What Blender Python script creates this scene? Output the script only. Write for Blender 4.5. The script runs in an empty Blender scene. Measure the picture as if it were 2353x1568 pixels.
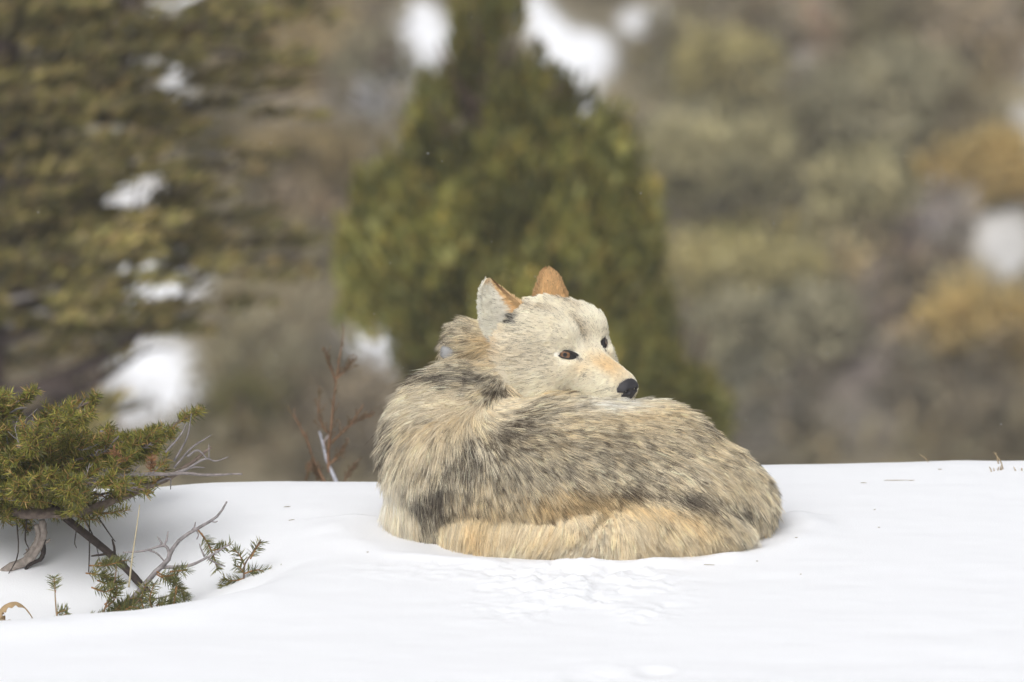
import bpy, math
import numpy as np
from mathutils import Vector

# ------------------------------------------------------------------ camera, world, sun, exposure
SC = bpy.context.scene
R_ = math.radians
K = 2.2 / 2353.0            # metres per design unit at the wolf's distance
DIST = 17.0
PITCH = R_(7.0)
Z0 = 0.403                  # height of the view centre above the snow at the wolf
cam_d = bpy.data.cameras.new('camera')
cam = bpy.data.objects.new('camera', cam_d)
SC.collection.objects.link(cam)
CAMP = np.array([0.0, -DIST * math.cos(PITCH), Z0 + DIST * math.sin(PITCH)])
cam.location = CAMP
cam.rotation_euler = (math.pi / 2 - PITCH, 0, 0)
cam_d.sensor_width = 36.0
cam_d.lens = 36.0 * DIST / 2.2
cam_d.clip_start = 0.5
cam_d.clip_end = 2000.0
cam_d.dof.use_dof = True
cam_d.dof.focus_distance = DIST - 0.10
cam_d.dof.aperture_fstop = 3.9
cam_d.dof.aperture_blades = 0
SC.camera = cam

SUN_EL, SUN_AZ = 44.0, -160.0      # azimuth clockwise from +y (away from camera): behind-left of the camera
wd = bpy.data.worlds.new('World'); SC.world = wd; wd.use_nodes = True
nt = wd.node_tree; nt.nodes.clear()
sky = nt.nodes.new('ShaderNodeTexSky'); sky.sky_type = 'NISHITA'; sky.sun_disc = False
sky.sun_elevation = R_(SUN_EL); sky.sun_rotation = R_(SUN_AZ)
sky.air_density = 1.0; sky.dust_density = 4.0; sky.ozone_density = 1.0
hs = nt.nodes.new('ShaderNodeHueSaturation'); hs.inputs['Saturation'].default_value = 0.10   # overcast: the cloud veil greys the sky
bg = nt.nodes.new('ShaderNodeBackground'); bg.inputs['Strength'].default_value = 0.15
out = nt.nodes.new('ShaderNodeOutputWorld')
nt.links.new(sky.outputs[0], hs.inputs['Color']); nt.links.new(hs.outputs[0], bg.inputs['Color'])
nt.links.new(bg.outputs[0], out.inputs['Surface'])
sl = bpy.data.lights.new('sun', 'SUN'); sl.energy = 1.3; sl.angle = R_(50); sl.color = (1.0, 0.975, 0.94)
so = bpy.data.objects.new('sun', sl); SC.collection.objects.link(so)
sd = Vector((math.sin(R_(SUN_AZ)) * math.cos(R_(SUN_EL)), math.cos(R_(SUN_AZ)) * math.cos(R_(SUN_EL)), math.sin(R_(SUN_EL))))
so.rotation_euler = sd.to_track_quat('Z', 'Y').to_euler(); so.location = (0, 0, 30)
vs = SC.view_settings
vs.view_transform = 'Standard'; vs.look = 'None'; vs.gamma = 1.0; vs.use_curve_mapping = False; vs.exposure = 0.06
cy = SC.cycles
cy.max_bounces = 12; cy.diffuse_bounces = 7; cy.glossy_bounces = 4; cy.transmission_bounces = 8
cy.transparent_max_bounces = 8; cy.caustics_reflective = False; cy.caustics_refractive = False
cy.use_denoising = True; cy.use_adaptive_sampling = True; cy.adaptive_threshold = 0.008
SC.cycles_curves.shape = 'RIBBONS'; SC.cycles_curves.subdivisions = 2

# ------------------------------------------------------------------ helpers
CU = np.array([0, math.sin(PITCH), math.cos(PITCH)]); CF = np.array([0, math.cos(PITCH), -math.sin(PITCH)]); CR = np.array([1.0, 0, 0])
def P(vx, vy, y=0.0):
    """world point at depth y that lies on the line of sight through design coordinate (vx, vy); works on arrays"""
    vx = np.asarray(vx, float); vy = np.asarray(vy, float); y = np.asarray(y, float)
    a = (vx - 1176.5) * K / DIST; b = (784.0 - vy) * K / DIST
    d = CF + a[..., None] * CR + b[..., None] * CU
    t = (y - CAMP[1]) / d[..., 1]
    return CAMP + d * t[..., None]
def toV(p):
    q = np.asarray(p) - CAMP
    dz = q @ CF
    return 1176.5 + (q @ CR) / dz * DIST / K, 784.0 - (q @ CU) / dz * DIST / K
def smooth(a, b, x):
    t = np.clip((x - a) / (b - a), 0, 1); return t * t * (3 - 2 * t)
def hash3(i, j, k, seed):
    h = (i.astype(np.uint32) * np.uint32(374761393) + j.astype(np.uint32) * np.uint32(668265263)
         + k.astype(np.uint32) * np.uint32(2246822519) + np.uint32(seed * 3266489917 & 0xffffffff))
    h = (h ^ (h >> np.uint32(13))) * np.uint32(1274126177)
    h = h ^ (h >> np.uint32(16))
    return (h & np.uint32(0xffffff)).astype(np.float64) / 16777215.0
def vnoise(p, seed=0):
    p = np.asarray(p, float)
    if p.shape[-1] == 2: p = np.concatenate([p, np.zeros(p.shape[:-1] + (1,))], -1)
    f = np.floor(p); i = f.astype(np.int64); t = p - f; t = t * t * (3 - 2 * t)
    r = 0
    for dx in (0, 1):
        for dy in (0, 1):
            for dz in (0, 1):
                w = (t[..., 0] if dx else 1 - t[..., 0]) * (t[..., 1] if dy else 1 - t[..., 1]) * (t[..., 2] if dz else 1 - t[..., 2])
                r = r + w * hash3(i[..., 0] + dx, i[..., 1] + dy, i[..., 2] + dz, seed)
    return r
def fbm(p, seed=0, oct=4):
    a, s, r = 0.5, 1.0, 0
    for o in range(oct):
        r = r + a * (vnoise(np.asarray(p) * s, seed + o) - 0.5); a *= 0.5; s *= 2.03
    return r
def nrm(v):
    return v / np.maximum(np.linalg.norm(v, axis=-1, keepdims=True), 1e-9)
RNG = np.random.default_rng(7)
def link(o, parent=None):
    SC.collection.objects.link(o)
    if parent is not None: o.parent = parent
    return o
def tag(o, label=None, cat=None, group=None, kind=None):
    if label: o['label'] = label
    if cat: o['category'] = cat
    if group: o['group'] = group
    if kind: o['kind'] = kind
    return o
def mesh(name, v, f, mat, parent=None, smooth_=True, col=None):
    """v (n,3); f (m,3|4) int array"""
    v = np.asarray(v, np.float32); f = np.asarray(f, np.int32)
    if parent is not None: v = v - np.array(PLOC.get(parent.name, (0, 0, 0)), np.float32)
    me = bpy.data.meshes.new(name)
    n = f.shape[1]
    me.vertices.add(len(v)); me.vertices.foreach_set('co', v.ravel())
    me.loops.add(f.size); me.loops.foreach_set('vertex_index', f.ravel())
    me.polygons.add(len(f)); me.polygons.foreach_set('loop_start', np.arange(0, f.size, n, dtype=np.int32))
    me.polygons.foreach_set('use_smooth', np.full(len(f), smooth_))
    if col is not None:
        a = me.attributes.new('tint', 'FLOAT_COLOR', 'POINT')
        c = np.ones((len(v), 4), np.float32); c[:, :3] = col; a.data.foreach_set('color', c.ravel())
    me.update(calc_edges=True); me.validate()
    if mat is not None: me.materials.append(mat)
    return link(bpy.data.objects.new(name, me), parent)
PLOC = {}
def empty(name, loc):
    o = bpy.data.objects.new(name, None); o.location = loc; o.empty_display_size = 0.1
    link(o); PLOC[o.name] = np.array(loc, float)
    return o
class MB:
    """collects pieces of ONE object"""
    def __init__(s): s.v = []; s.f = []; s.n = 0; s.c = []
    def add(s, v, f, c=None):
        v = np.asarray(v, float); s.v.append(v); s.f.append(np.asarray(f, np.int64) + s.n); s.n += len(v)
        s.c.append(np.broadcast_to(np.ones(3) if c is None else np.asarray(c, float), v.shape))
    def tube(s, pts, rad, sides=6, c=None, bump=0.0, cap=True):
        pts = np.asarray(pts, float); m = len(pts); rad = np.broadcast_to(np.asarray(rad, float), (m,))
        t = nrm(np.gradient(pts, axis=0)); ref = np.array([0.13, 0.2, 0.97]) if abs(t[:, 2]).mean() < 0.8 else np.array([1.0, 0.1, 0.05])
        a = nrm(np.cross(t, ref)); b = np.cross(t, a)
        th = np.arange(sides) / sides * 2 * math.pi
        rr = rad[:, None] * (1 + bump * (RNG.random((m, sides)) - 0.5))
        v = pts[:, None] + rr[..., None] * (np.cos(th)[None, :, None] * a[:, None] + np.sin(th)[None, :, None] * b[:, None])
        v = v.reshape(-1, 3)
        i = np.arange(m - 1)[:, None] * sides; j = np.arange(sides)[None]; j2 = (j + 1) % sides
        f = np.stack([i + j, i + j2, i + sides + j2, i + sides + j], -1).reshape(-1, 4)
        if cap:
            e = len(v); v = np.vstack([v, pts[0], pts[-1]])
            j = np.arange(sides); j2 = (j + 1) % sides; z = (m - 1) * sides
            f = np.vstack([f, np.stack([np.full(sides, e), j2, j, j], -1), np.stack([np.full(sides, e + 1), z + j, z + j2, z + j2], -1)])
        s.add(v, f, c)
    def build(s, name, mat, parent=None, sm=True):
        v = np.vstack(s.v); f = np.vstack([x if x.shape[1] == 4 else np.hstack([x, x[:, 2:3]]) for x in s.f]); c = np.vstack(s.c)
        return mesh_mixed(name, v, f, mat, parent, sm, c)
def mesh_mixed(name, v, f, mat, parent, sm, col):
    tri = f[:, 2] == f[:, 3]
    v = np.asarray(v, np.float32)
    if parent is not None: v = v - np.array(PLOC.get(parent.name, (0, 0, 0)), np.float32)
    me = bpy.data.meshes.new(name)
    cnt = np.where(tri, 3, 4); st = np.concatenate([[0], np.cumsum(cnt)[:-1]]).astype(np.int32)
    mask = np.ones(f.shape, bool); mask[tri, 3] = False
    lv = f[mask].astype(np.int32)
    me.vertices.add(len(v)); me.vertices.foreach_set('co', v.ravel())
    me.loops.add(len(lv)); me.loops.foreach_set('vertex_index', lv)
    me.polygons.add(len(f)); me.polygons.foreach_set('loop_start', st)
    me.polygons.foreach_set('use_smooth', np.full(len(f), sm))
    a = me.attributes.new('tint', 'FLOAT_COLOR', 'POINT')
    c = np.ones((len(v), 4), np.float32); c[:, :3] = col; a.data.foreach_set('color', c.ravel())
    me.update(calc_edges=True); me.validate()
    if mat is not None: me.materials.append(mat)
    return link(bpy.data.objects.new(name, me), parent)
def curve(pts, n=24):
    """Catmull-Rom through control points"""
    p = np.asarray(pts, float); p = np.vstack([2 * p[0] - p[1], p, 2 * p[-1] - p[-2]])
    m = len(p) - 3; u = np.linspace(0, m - 1e-6, n); i = u.astype(int); t = (u - i)[:, None]
    a, b, c, d = p[i], p[i + 1], p[i + 2], p[i + 3]
    return 0.5 * (2 * b + (c - a) * t + (2 * a - 5 * b + 4 * c - d) * t * t + (3 * b - a - 3 * c + d) * t ** 3)

# ------------------------------------------------------------------ materials
def new_mat(name):
    m = bpy.data.materials.new(name); m.use_nodes = True
    return m, m.node_tree, m.node_tree.nodes['Principled BSDF']
def mat_tint(name, rough=0.7, noise=0.25, scale=40.0, bump=0.0, spec=0.3, trans=0.0):
    """colour comes from the object's own tint attribute, varied by noise"""
    m, t, b = new_mat(name)
    at = t.nodes.new('ShaderNodeAttribute'); at.attribute_name = 'tint'
    tc = t.nodes.new('ShaderNodeTexCoord')
    nz = t.nodes.new('ShaderNodeTexNoise'); nz.inputs['Scale'].default_value = scale; nz.inputs['Detail'].default_value = 5
    t.links.new(tc.outputs['Object'], nz.inputs['Vector'])
    mr = t.nodes.new('ShaderNodeMapRange'); mr.inputs[1].default_value = 0.25; mr.inputs[2].default_value = 0.75
    mr.inputs[3].default_value = 1 - noise; mr.inputs[4].default_value = 1 + noise
    t.links.new(nz.outputs[0], mr.inputs[0])
    mx = t.nodes.new('ShaderNodeVectorMath'); mx.operation = 'SCALE'
    t.links.new(at.outputs['Color'], mx.inputs[0]); t.links.new(mr.outputs[0], mx.inputs['Scale'])
    t.links.new(mx.outputs[0], b.inputs['Base Color'])
    b.inputs['Roughness'].default_value = rough; b.inputs['Specular IOR Level'].default_value = spec
    if bump:
        bp = t.nodes.new('ShaderNodeBump'); bp.inputs['Strength'].default_value = bump; bp.inputs['Distance'].default_value = 0.004
        t.links.new(nz.outputs[0], bp.inputs['Height']); t.links.new(bp.outputs[0], b.inputs['Normal'])
    if trans:
        tr = t.nodes.new('ShaderNodeBsdfTranslucent'); t.links.new(mx.outputs[0], tr.inputs['Color'])
        ms = t.nodes.new('ShaderNodeMixShader'); ms.inputs[0].default_value = trans
        o = t.nodes['Material Output']
        t.links.new(b.outputs[0], ms.inputs[1]); t.links.new(tr.outputs[0], ms.inputs[2]); t.links.new(ms.outputs[0], o.inputs['Surface'])
    return m
M_SNOW, t_, b_ = new_mat('snow')
b_.inputs['Base Color'].default_value = (0.845, 0.855, 0.885, 1); b_.inputs['Roughness'].default_value = 0.75
b_.inputs['Specular IOR Level'].default_value = 0.15
tc_ = t_.nodes.new('ShaderNodeTexCoord')
n1 = t_.nodes.new('ShaderNodeTexNoise'); n1.inputs['Scale'].default_value = 260; n1.inputs['Detail'].default_value = 3
t_.links.new(tc_.outputs['Object'], n1.inputs['Vector'])
bp_ = t_.nodes.new('ShaderNodeBump'); bp_.inputs['Strength'].default_value = 0.30; bp_.inputs['Distance'].default_value = 0.002
t_.links.new(n1.outputs[0], bp_.inputs['Height']); t_.links.new(bp_.outputs[0], b_.inputs['Normal'])
M_BARK = mat_tint('bark', 0.85, 0.45, 90, 0.6, 0.2)
M_NEEDLE = mat_tint('needles', 0.5, 0.15, 30, 0, 0.35, 0.25)
M_LEAF = mat_tint('foliage', 0.65, 0.25, 3, 0, 0.2, 0.2)
M_DRY = mat_tint('dry_plant', 0.7, 0.2, 60, 0.2, 0.2, 0.15)

# ------------------------------------------------------------------ ground: snow bank with its crest, then the far hillside
CREST_V = np.array([[-9000, 1250], [-1500, 1175], [0, 1130], [370, 1122], [480, 1112], [620, 1105], [870, 1107], [1180, 1095], [1715, 1068], [1870, 1066], [2080, 1064], [2150, 1060], [2353, 1058], [4000, 1050], [9000, 1120]], float)
def base_plane(x, y):
    return 0.075 * y
_xs = np.linspace(-8, 8, 161)
_yc = np.zeros_like(_xs)
for _i, _x in enumerate(_xs):
    lo, hi = 0.1, 4.0
    vx = 1176.5 + _x / K * 0.95
    tgt = np.interp(vx, CREST_V[:, 0], CREST_V[:, 1])
    for _ in range(30):
        mid = (lo + hi) / 2
        yy = np.linspace(mid - 0.2, mid + 1.0, 60)
        zz = base_plane(_x, yy) - 0.9 * np.maximum(0, yy - mid) ** 2
        v = toV(np.stack([np.full_like(yy, _x), yy, zz], -1))[1].min()
        if v > tgt: lo = mid
        else: hi = mid
    _yc[_i] = mid
def ground(x, y):
    x = np.asarray(x, float); y = np.asarray(y, float)
    p = np.stack([x, y], -1)
    yc = np.interp(x, _xs, _yc)
    e = np.maximum(0, y - yc)
    drop = np.where(e < 0.17, 0.9 * e * e, 0.9 * 0.17 ** 2 + 0.306 * (e - 0.17))
    z = base_plane(x, np.minimum(y, 4)) - drop
    z = z + 0.05 * fbm(p * 0.9, 3, 2) * smooth(1.2, 3.0, np.hypot(x, y)) + 0.010 * fbm(p * np.array([2.2, 4.0]), 5, 3) + 0.003 * fbm(p * np.array([9.0, 16.0]), 8, 2)
    # hollow under the fir at left, with a soft lip on its near side
    yl = np.interp(x, [-3, -1.6, -1.1, -0.77, -0.63, -0.50, -0.40, -0.30], [-.3, -.86, -.93, -.82, -.72, -.58, -.45, -.35]) + 0.03 * fbm(p * 5, 61, 2)
    t = y - yl
    z = z - 0.125 * smooth(0.0, 0.26, t) * smooth(0.42, -0.30, y) * smooth(-2.4, -1.6, x) * smooth(-.34, -.82, x) + 0.012 * np.exp(-((t + 0.06) / 0.09) ** 2) * smooth(-.35, -.6, x)
    # bed pressed by the wolf and a low rim around it
    q = np.hypot((x - 0.13) / 0.47, (y + 0.01) / 0.34)
    z = z - 0.012 * (1 - smooth(0.7, 1.0, q)) + 0.008 * np.exp(-((q - 1.10) / 0.10) ** 2) * (0.3 + 1.4 * vnoise(p * 13, 11)) * (y < 0.1)
    # trampled, crumbly snow in front of the wolf
    w = np.exp(-((x - 0.14) / 0.20) ** 4 - ((y + 0.64) / 0.24) ** 4) + 0.4 * np.exp(-((x - 0.02) / 0.34) ** 4 - ((y + 0.42) / 0.09) ** 4)
    w = w * smooth(0.25, 0.6, vnoise(p * np.array([7, 6]), 21) + 0.15)
    lump = np.abs(fbm(p * np.array([15, 12.0]), 31, 3)) * 2
    blk = smooth(0.42, 0.52, vnoise(p * np.array([22, 17]) + 1.5 * fbm(p * 30, 2, 2)[..., None], 41))
    z = z + w * (0.015 * (0.5 - lump) + 0.007 * blk - 0.006 + 0.004 * smooth(.62, .74, vnoise(p * np.array([70, 55]), 43)) + 0.005 * fbm(p * 90, 47, 2))
    # a hoof-deep print near the bottom edge
    for cx, cy, rr in ((0.165, -1.36, 0.07), (0.28, -1.33, 0.045)):
        q = np.hypot((x - cx) / rr, (y - cy) / (rr * 1.3))
        z = z - (0.006 + 0.006 * fbm(p * 40, 66, 2)) * (1 - smooth(0.2, 1.0, q)) + 0.001 * np.exp(-((q - 1.15) / 0.2) ** 2)
    return z
def axis(lo, hi, step, far_lo, far_hi, g=1.16):
    a = list(np.arange(lo, hi + step / 2, step)); s = step; x = hi
    while x < far_hi: s *= g; x += s; a.append(x)
    s = step; x = lo; b = []
    while x > far_lo: s *= g; x -= s; b.append(x)
    return np.array(b[::-1] + a)
gx = axis(-1.45, 1.45, 0.0075, -40, 40); gy = axis(-1.7, 1.9, 0.009, -40, 42)
GX, GY = np.meshgrid(gx, gy, indexing='ij')
GZ = ground(GX, GY)
def grid_faces(nx, ny):
    i = np.arange(nx - 1)[:, None] * ny; j = np.arange(ny - 1)[None]
    a = i + j
    return np.stack([a, a + ny, a + ny + 1, a + 1], -1).reshape(-1, 4)
o = mesh('snow_ground', np.stack([GX, GY, GZ], -1).reshape(-1, 3), grid_faces(len(gx), len(gy)), M_SNOW)
tag(o, kind='structure')

# ------------------------------------------------------------------ the wolf
def sd_ell(p, c, r, rot=None):
    q = p - c
    if rot is not None: q = q @ rot
    k0 = np.linalg.norm(q / r, axis=-1); k1 = np.linalg.norm(q / (r * r), axis=-1)
    return k0 * (k0 - 1) / np.maximum(k1, 1e-6)
def sd_cone(p, a, b, ra, rb):
    ab = b - a; t = np.clip(((p - a) @ ab) / (ab @ ab), 0, 1)
    return np.linalg.norm(p - a - t[..., None] * ab, axis=-1) - (ra + (rb - ra) * t)
def smin(a, b, k):
    h = np.clip(0.5 + 0.5 * (b - a) / k, 0, 1)
    return b + (a - b) * h - k * h * (1 - h)
def A(*v): return np.array(v, float)
# head frame: F forward (nose), L the wolf's left, U up
HPHI, HPIT, HROL, HS = R_(41), R_(2), R_(10), 1.12 * K
HF = A(math.sin(HPHI) * math.cos(HPIT), -math.cos(HPHI) * math.cos(HPIT), -math.sin(HPIT))
HL = nrm(np.cross(A(0, 0, 1), HF)); HU = np.cross(HF, HL)
HL, HU = HL * math.cos(HROL) + HU * math.sin(HROL), HU * math.cos(HROL) - HL * math.sin(HROL)
HM = np.stack([HF, HL, HU])                      # rows
HO = P(1278, 807, 0.075)
def H(f, l, u): return HO + HS * (f * HF + l * HL + u * HU)
def toH(p): return ((p - HO) @ HM.T) / HS
def sd_head(p):
    q = toH(p)
    qm = q.copy(); qm[..., 1] = np.abs(qm[..., 1])
    d = sd_ell(q, A(-28, 0, 12), A(108, 94, 89))
    d = smin(d, sd_ell(qm, A(-18, 64, -48), A(94, 60, 84)), 40)         # cheeks
    d = smin(d, sd_ell(qm, A(-84, 64, -30), A(70, 68, 100)), 45)         # ruff
    d = smin(d, sd_ell(qm, A(52, 40, 50), A(48, 40, 36)), 44)           # brows
    d = smin(d, sd_cone(q, A(66, 0, -18), A(188, 0, -48), 51, 31), 34)  # muzzle
    d = smin(d, sd_ell(qm, A(128, 18, -60), A(78, 30, 32)), 22)         # lips
    d = smin(d, sd_cone(q, A(55, 0, -74), A(170, 0, -86), 44, 22), 22)  # lower jaw
    d = smin(d, sd_ell(qm, A(64, 48, -10), A(46, 31, 44)), 24)
    e = sd_ell(qm, A(104, 56, 18), A(20, 20, 12))                       # eye sockets
    d = -smin(-d, e, 10)
    return d * HS
def E_(vx, vy, rx, rz, y, ry, rot=None):
    return P(vx, vy, y * K), A(rx, ry, rz) * K
def sd_body(p):
    d = sd_ell(p, *E_(1048, 1045, 150, 185, 10, 190))
    d = smin(d, sd_ell(p, *E_(1078, 915, 100, 84, 40, 125)), 50 * K)
    c, s = math.cos(R_(7)), math.sin(R_(7))
    ry6 = np.array([[c, 0, s], [0, 1, 0], [-s, 0, c]])
    d = smin(d, sd_ell(p, *E_(1325, 1090, 300, 172, -75, 225), ry6), 60 * K)
    d = smin(d, sd_ell(p, *E_(1545, 1132, 190, 150, -40, 235), ry6), 60 * K)
    d = smin(d, sd_ell(p, *E_(1668, 1156, 94, 92, -10, 165)), 40 * K)
    d = smin(d, sd_ell(p, *E_(985, 1155, 82, 76, 40, 150)), 40 * K)
    d = smin(d, sd_ell(p, *E_(1345, 1205, 352, 92, -35, 262)), 50 * K)
    d = smin(d, sd_ell(p, *E_(1475, 1015, 130, 82, -40, 150)), 50 * K)
    leg = sd_cone(p, P(1190, 1240, -215 * K), P(1325, 1236, -275 * K), 30 * K, 43 * K)
    thigh = sd_ell(p, *E_(1530, 1212, 172, 64, -225, 85))
    hock = sd_cone(p, P(1390, 1205, -275 * K), P(1450, 1240, -280 * K), 38 * K, 40 * K)
    thigh = smin(thigh, hock, 30 * K)
    d = smin(d, leg, 45 * K); d = smin(d, thigh, 45 * K)
    # crease between fore leg and thigh
    cr = sd_cone(p, P(1392, 1182, -0.285), P(1352, 1232, -0.325), 12 * K, 16 * K)
    d = -smin(-d, cr, 10 * K)
    return d
def sd_neck(p):
    return smin(sd_cone(p, P(1090, 925, 0.05), H(-80, 0, -20), 104 * K, 95 * K), sd_ell(p, *E_(1112, 802, 54, 58, 85, 75)), 30 * K)
def sd_all(p):
    h = sd_head(p); b = sd_body(p)
    d = smin(b, sd_neck(p), 40 * K)
    return smin(d, h, 22 * K)
def surface_nets(f, org, h):
    s = f < 0
    nx, ny, nz = f.shape
    cnt = np.zeros((nx - 1, ny - 1, nz - 1), np.int8); acc = np.zeros((nx - 1, ny - 1, nz - 1, 3), np.float32)
    C = [(a, b, c) for a in (0, 1) for b in (0, 1) for c in (0, 1)]
    def cut(g, c): return g[c[0]:nx - 1 + c[0], c[1]:ny - 1 + c[1], c[2]:nz - 1 + c[2]]
    for ax in range(3):
        for c in C:
            if c[ax]: continue
            e = list(c); e[ax] = 1
            fa, fb = cut(f, c), cut(f, e)
            m = (fa < 0) != (fb < 0)
            t = np.where(m, fa / np.where(m, fa - fb, 1), 0)
            cnt += m
            for k in range(3):
                acc[..., k] += m * (t if k == ax else c[k])
    act = cnt > 0
    idx = np.full(act.shape, -1, np.int64); idx[act] = np.arange(act.sum())
    ii = np.argwhere(act)
    v = org + h * (ii + acc[act] / cnt[act][:, None])
    F = []
    for ax in range(3):
        b, c = [(1, 2), (2, 0), (0, 1)][ax]
        sl0 = [slice(None)] * 3; sl1 = [slice(None)] * 3
        sl0[ax] = slice(0, -1); sl1[ax] = slice(1, None)
        ch = s[tuple(sl0)] != s[tuple(sl1)]
        e = np.argwhere(ch)
        e = e[(e[:, b] > 0) & (e[:, c] > 0) & (e[:, b] < f.shape[b] - 1) & (e[:, c] < f.shape[c] - 1)]
        def cell(db, dc):
            g = e.copy(); g[:, b] -= db; g[:, c] -= dc
            return idx[g[:, 0], g[:, 1], g[:, 2]]
        q = np.stack([cell(1, 1), cell(0, 1), cell(0, 0), cell(1, 0)], -1)
        flip = ~s[e[:, 0], e[:, 1], e[:, 2]]
        q[flip] = q[flip][:, ::-1]
        F.append(q)
    return v, np.vstack(F)
VX = 0.0058
blo = A(P(870, 1300, 0)[0] - 0.03, -0.40, -0.055); bhi = A(P(1800, 1300, 0)[0] + 0.03, 0.40, 0.62)
ax_ = [np.arange(blo[i], bhi[i], VX) for i in range(3)]
G = np.stack(np.meshgrid(*ax_, indexing='ij'), -1)
FV = np.concatenate([sd_all(G[i:i + 16]) for i in range(0, G.shape[0], 16)])
FV = np.maximum(FV, -(G[..., 2] - (0.075 * G[..., 1] - 0.03)))     # flat underside resting in the snow
bv, bf = surface_nets(FV.astype(np.float32), blo, VX)
gr = np.stack(np.gradient(FV, VX), -1)
def grid_sample(g, p):
    q = (p - blo) / VX; i = np.clip(np.floor(q).astype(int), 0, np.array(FV.shape) - 2); t = q - i
    r = 0
    for a in (0, 1):
        for b in (0, 1):
            for c in (0, 1):
                w = (t[:, 0] if a else 1 - t[:, 0]) * (t[:, 1] if b else 1 - t[:, 1]) * (t[:, 2] if c else 1 - t[:, 2])
                r = r + w[:, None] * g[i[:, 0] + a, i[:, 1] + b, i[:, 2] + c].reshape(len(p), -1)
    return r

# ---- coat: where each hair colour grows, plus painted leg crease shade, in body coordinates
def S(r, g, b):
    c = np.array([r, g, b]) / 255.0
    return np.where(c <= 0.04045, c / 12.92, ((c + 0.055) / 1.055) ** 2.4)
CREAM, WHITE, TAN, OCHRE, BROWN, DARK, GREY = S(253, 247, 232), S(254, 251, 243), S(246, 230, 194), S(238, 209, 152), S(112, 88, 62), S(42, 39, 40), S(222, 214, 200)
DKB = [(1085, 800, 30, 30, .15), (1170, 872, 50, 14, .5), (1215, 880, 50, 12, .5), (1150, 905, 34, 16, .8), (893, 925, 26, 40, .6), (905, 985, 30, 30, .35), (890, 1035, 14, 40, .6),
       (1012, 1110, 26, 34, .65), (970, 1135, 24, 28, .6), (995, 1175, 30, 26, .3), (1190, 965, 60, 35, .35), (1160, 1010, 40, 40, .3), (1300, 1050, 260, 60, .25), (1080, 1050, 40, 60, .25),
       (1440, 1125, 90, 18, .4), (1570, 1145, 60, 18, .6), (1685, 1168, 48, 18, .45), (1640, 990, 60, 30, .15),
       (1395, 925, 70, 10, .4), (1050, 870, 70, 14, .4), (985, 860, 30, 20, .3), (1380, 1205, 14, 26, .35), (1700, 1030, 20, 40, .1),  # the narrow blob at the leg crease is its shade painted into the hair
       (1000, 925, 60, 28, -.35), (1065, 930, 50, 24, -.35), (1060, 965, 30, 18, -.3), (960, 1030, 40, 55, -.15), (1010, 1020, 40, 40, -.2), (925, 1170, 36, 60, -.5), (905, 1110, 20, 40, -.4),
       (1300, 1258, 160, 36, -.5), (1500, 1232, 140, 38, -.35), (1735, 1200, 45, 60, -.35), (1180, 1228, 110, 30, -.4), (1100, 1245, 60, 30, -.4), (1480, 960, 90, 25, -.15), (1650, 1090, 60, 40, -.2)]
OCB = [(1110, 800, 36, 40, .35), (1330, 1240, 300, 36, .12), (1150, 1215, 70, 22, 0.2), (1270, 1165, 120, 24, 0.36), (1095, 1240, 40, 22, 0.25), (1480, 1180, 130, 22, 0.35), (1300, 1140, 160, 26, 0.24), (1120, 1180, 60, 40, 0.10), (1600, 1205, 70, 36, 0.24), (1480, 955, 120, 26, 0.28), (1650, 1020, 60, 40, 0.21), (1380, 1130, 120, 24, 0.28),
       (1060, 960, 40, 20, 0.17), (1330, 1225, 70, 24, 0.14), (1060, 1190, 40, 40, 0.21), (1250, 905, 80, 14, 0.35), (1350, 1000, 220, 40, 0.14), (1680, 1110, 50, 30, 0.17), (1100, 1150, 60, 50, 0.14)]
WHB = [(1400, 928, 80, 20, 1.3), (925, 1170, 40, 70, .5), (1300, 1262, 160, 26, .35), (1735, 1230, 40, 36, .6), (1000, 930, 60, 30, .3), (905, 1110, 25, 40, .6)]
def blobs(vx, vy, L, base):
    r = np.full(vx.shape, base)
    for x, y, a, b, w in L: r = r + w * np.exp(-((vx - x) / a) ** 2 - ((vy - y) / b) ** 2)
    return np.clip(r, 0, 1)
def lerp(a, b, t): return a + (b - a) * np.asarray(t)[..., None]
def bodyV(p):
    """body-fixed map coordinates (a side elevation of the lying animal)"""
    return 1176.5 + p[:, 0] / K, 784 - ((p[:, 2] - Z0) * math.cos(PITCH) + p[:, 1] * math.sin(PITCH)) / K
def coat_body(p):
    vx, vy = bodyV(p)
    nz = fbm(p * 9, 50, 3)
    vx = vx + 40 * fbm(p * 16, 51, 2); vy = vy + 30 * fbm(p * 16, 52, 2)
    dk = np.clip(blobs(vx, vy, DKB, .31) + 0.14 * nz, 0, 1)
    oc = np.clip(blobs(vx, vy, OCB, .23) + 0.3 * fbm(p * 12, 53, 2), 0, 1)
    wh = blobs(vx, vy, WHB, 0)
    base = lerp(np.broadcast_to(CREAM, p.shape), TAN, np.clip(oc * 1.3 + .15, 0, 1)); base = lerp(base, OCHRE, np.clip(oc * 1.6 - .75, 0, 1)); base = lerp(base, WHITE, wh)
    return base, dk * (1 - .9 * wh), oc
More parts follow.
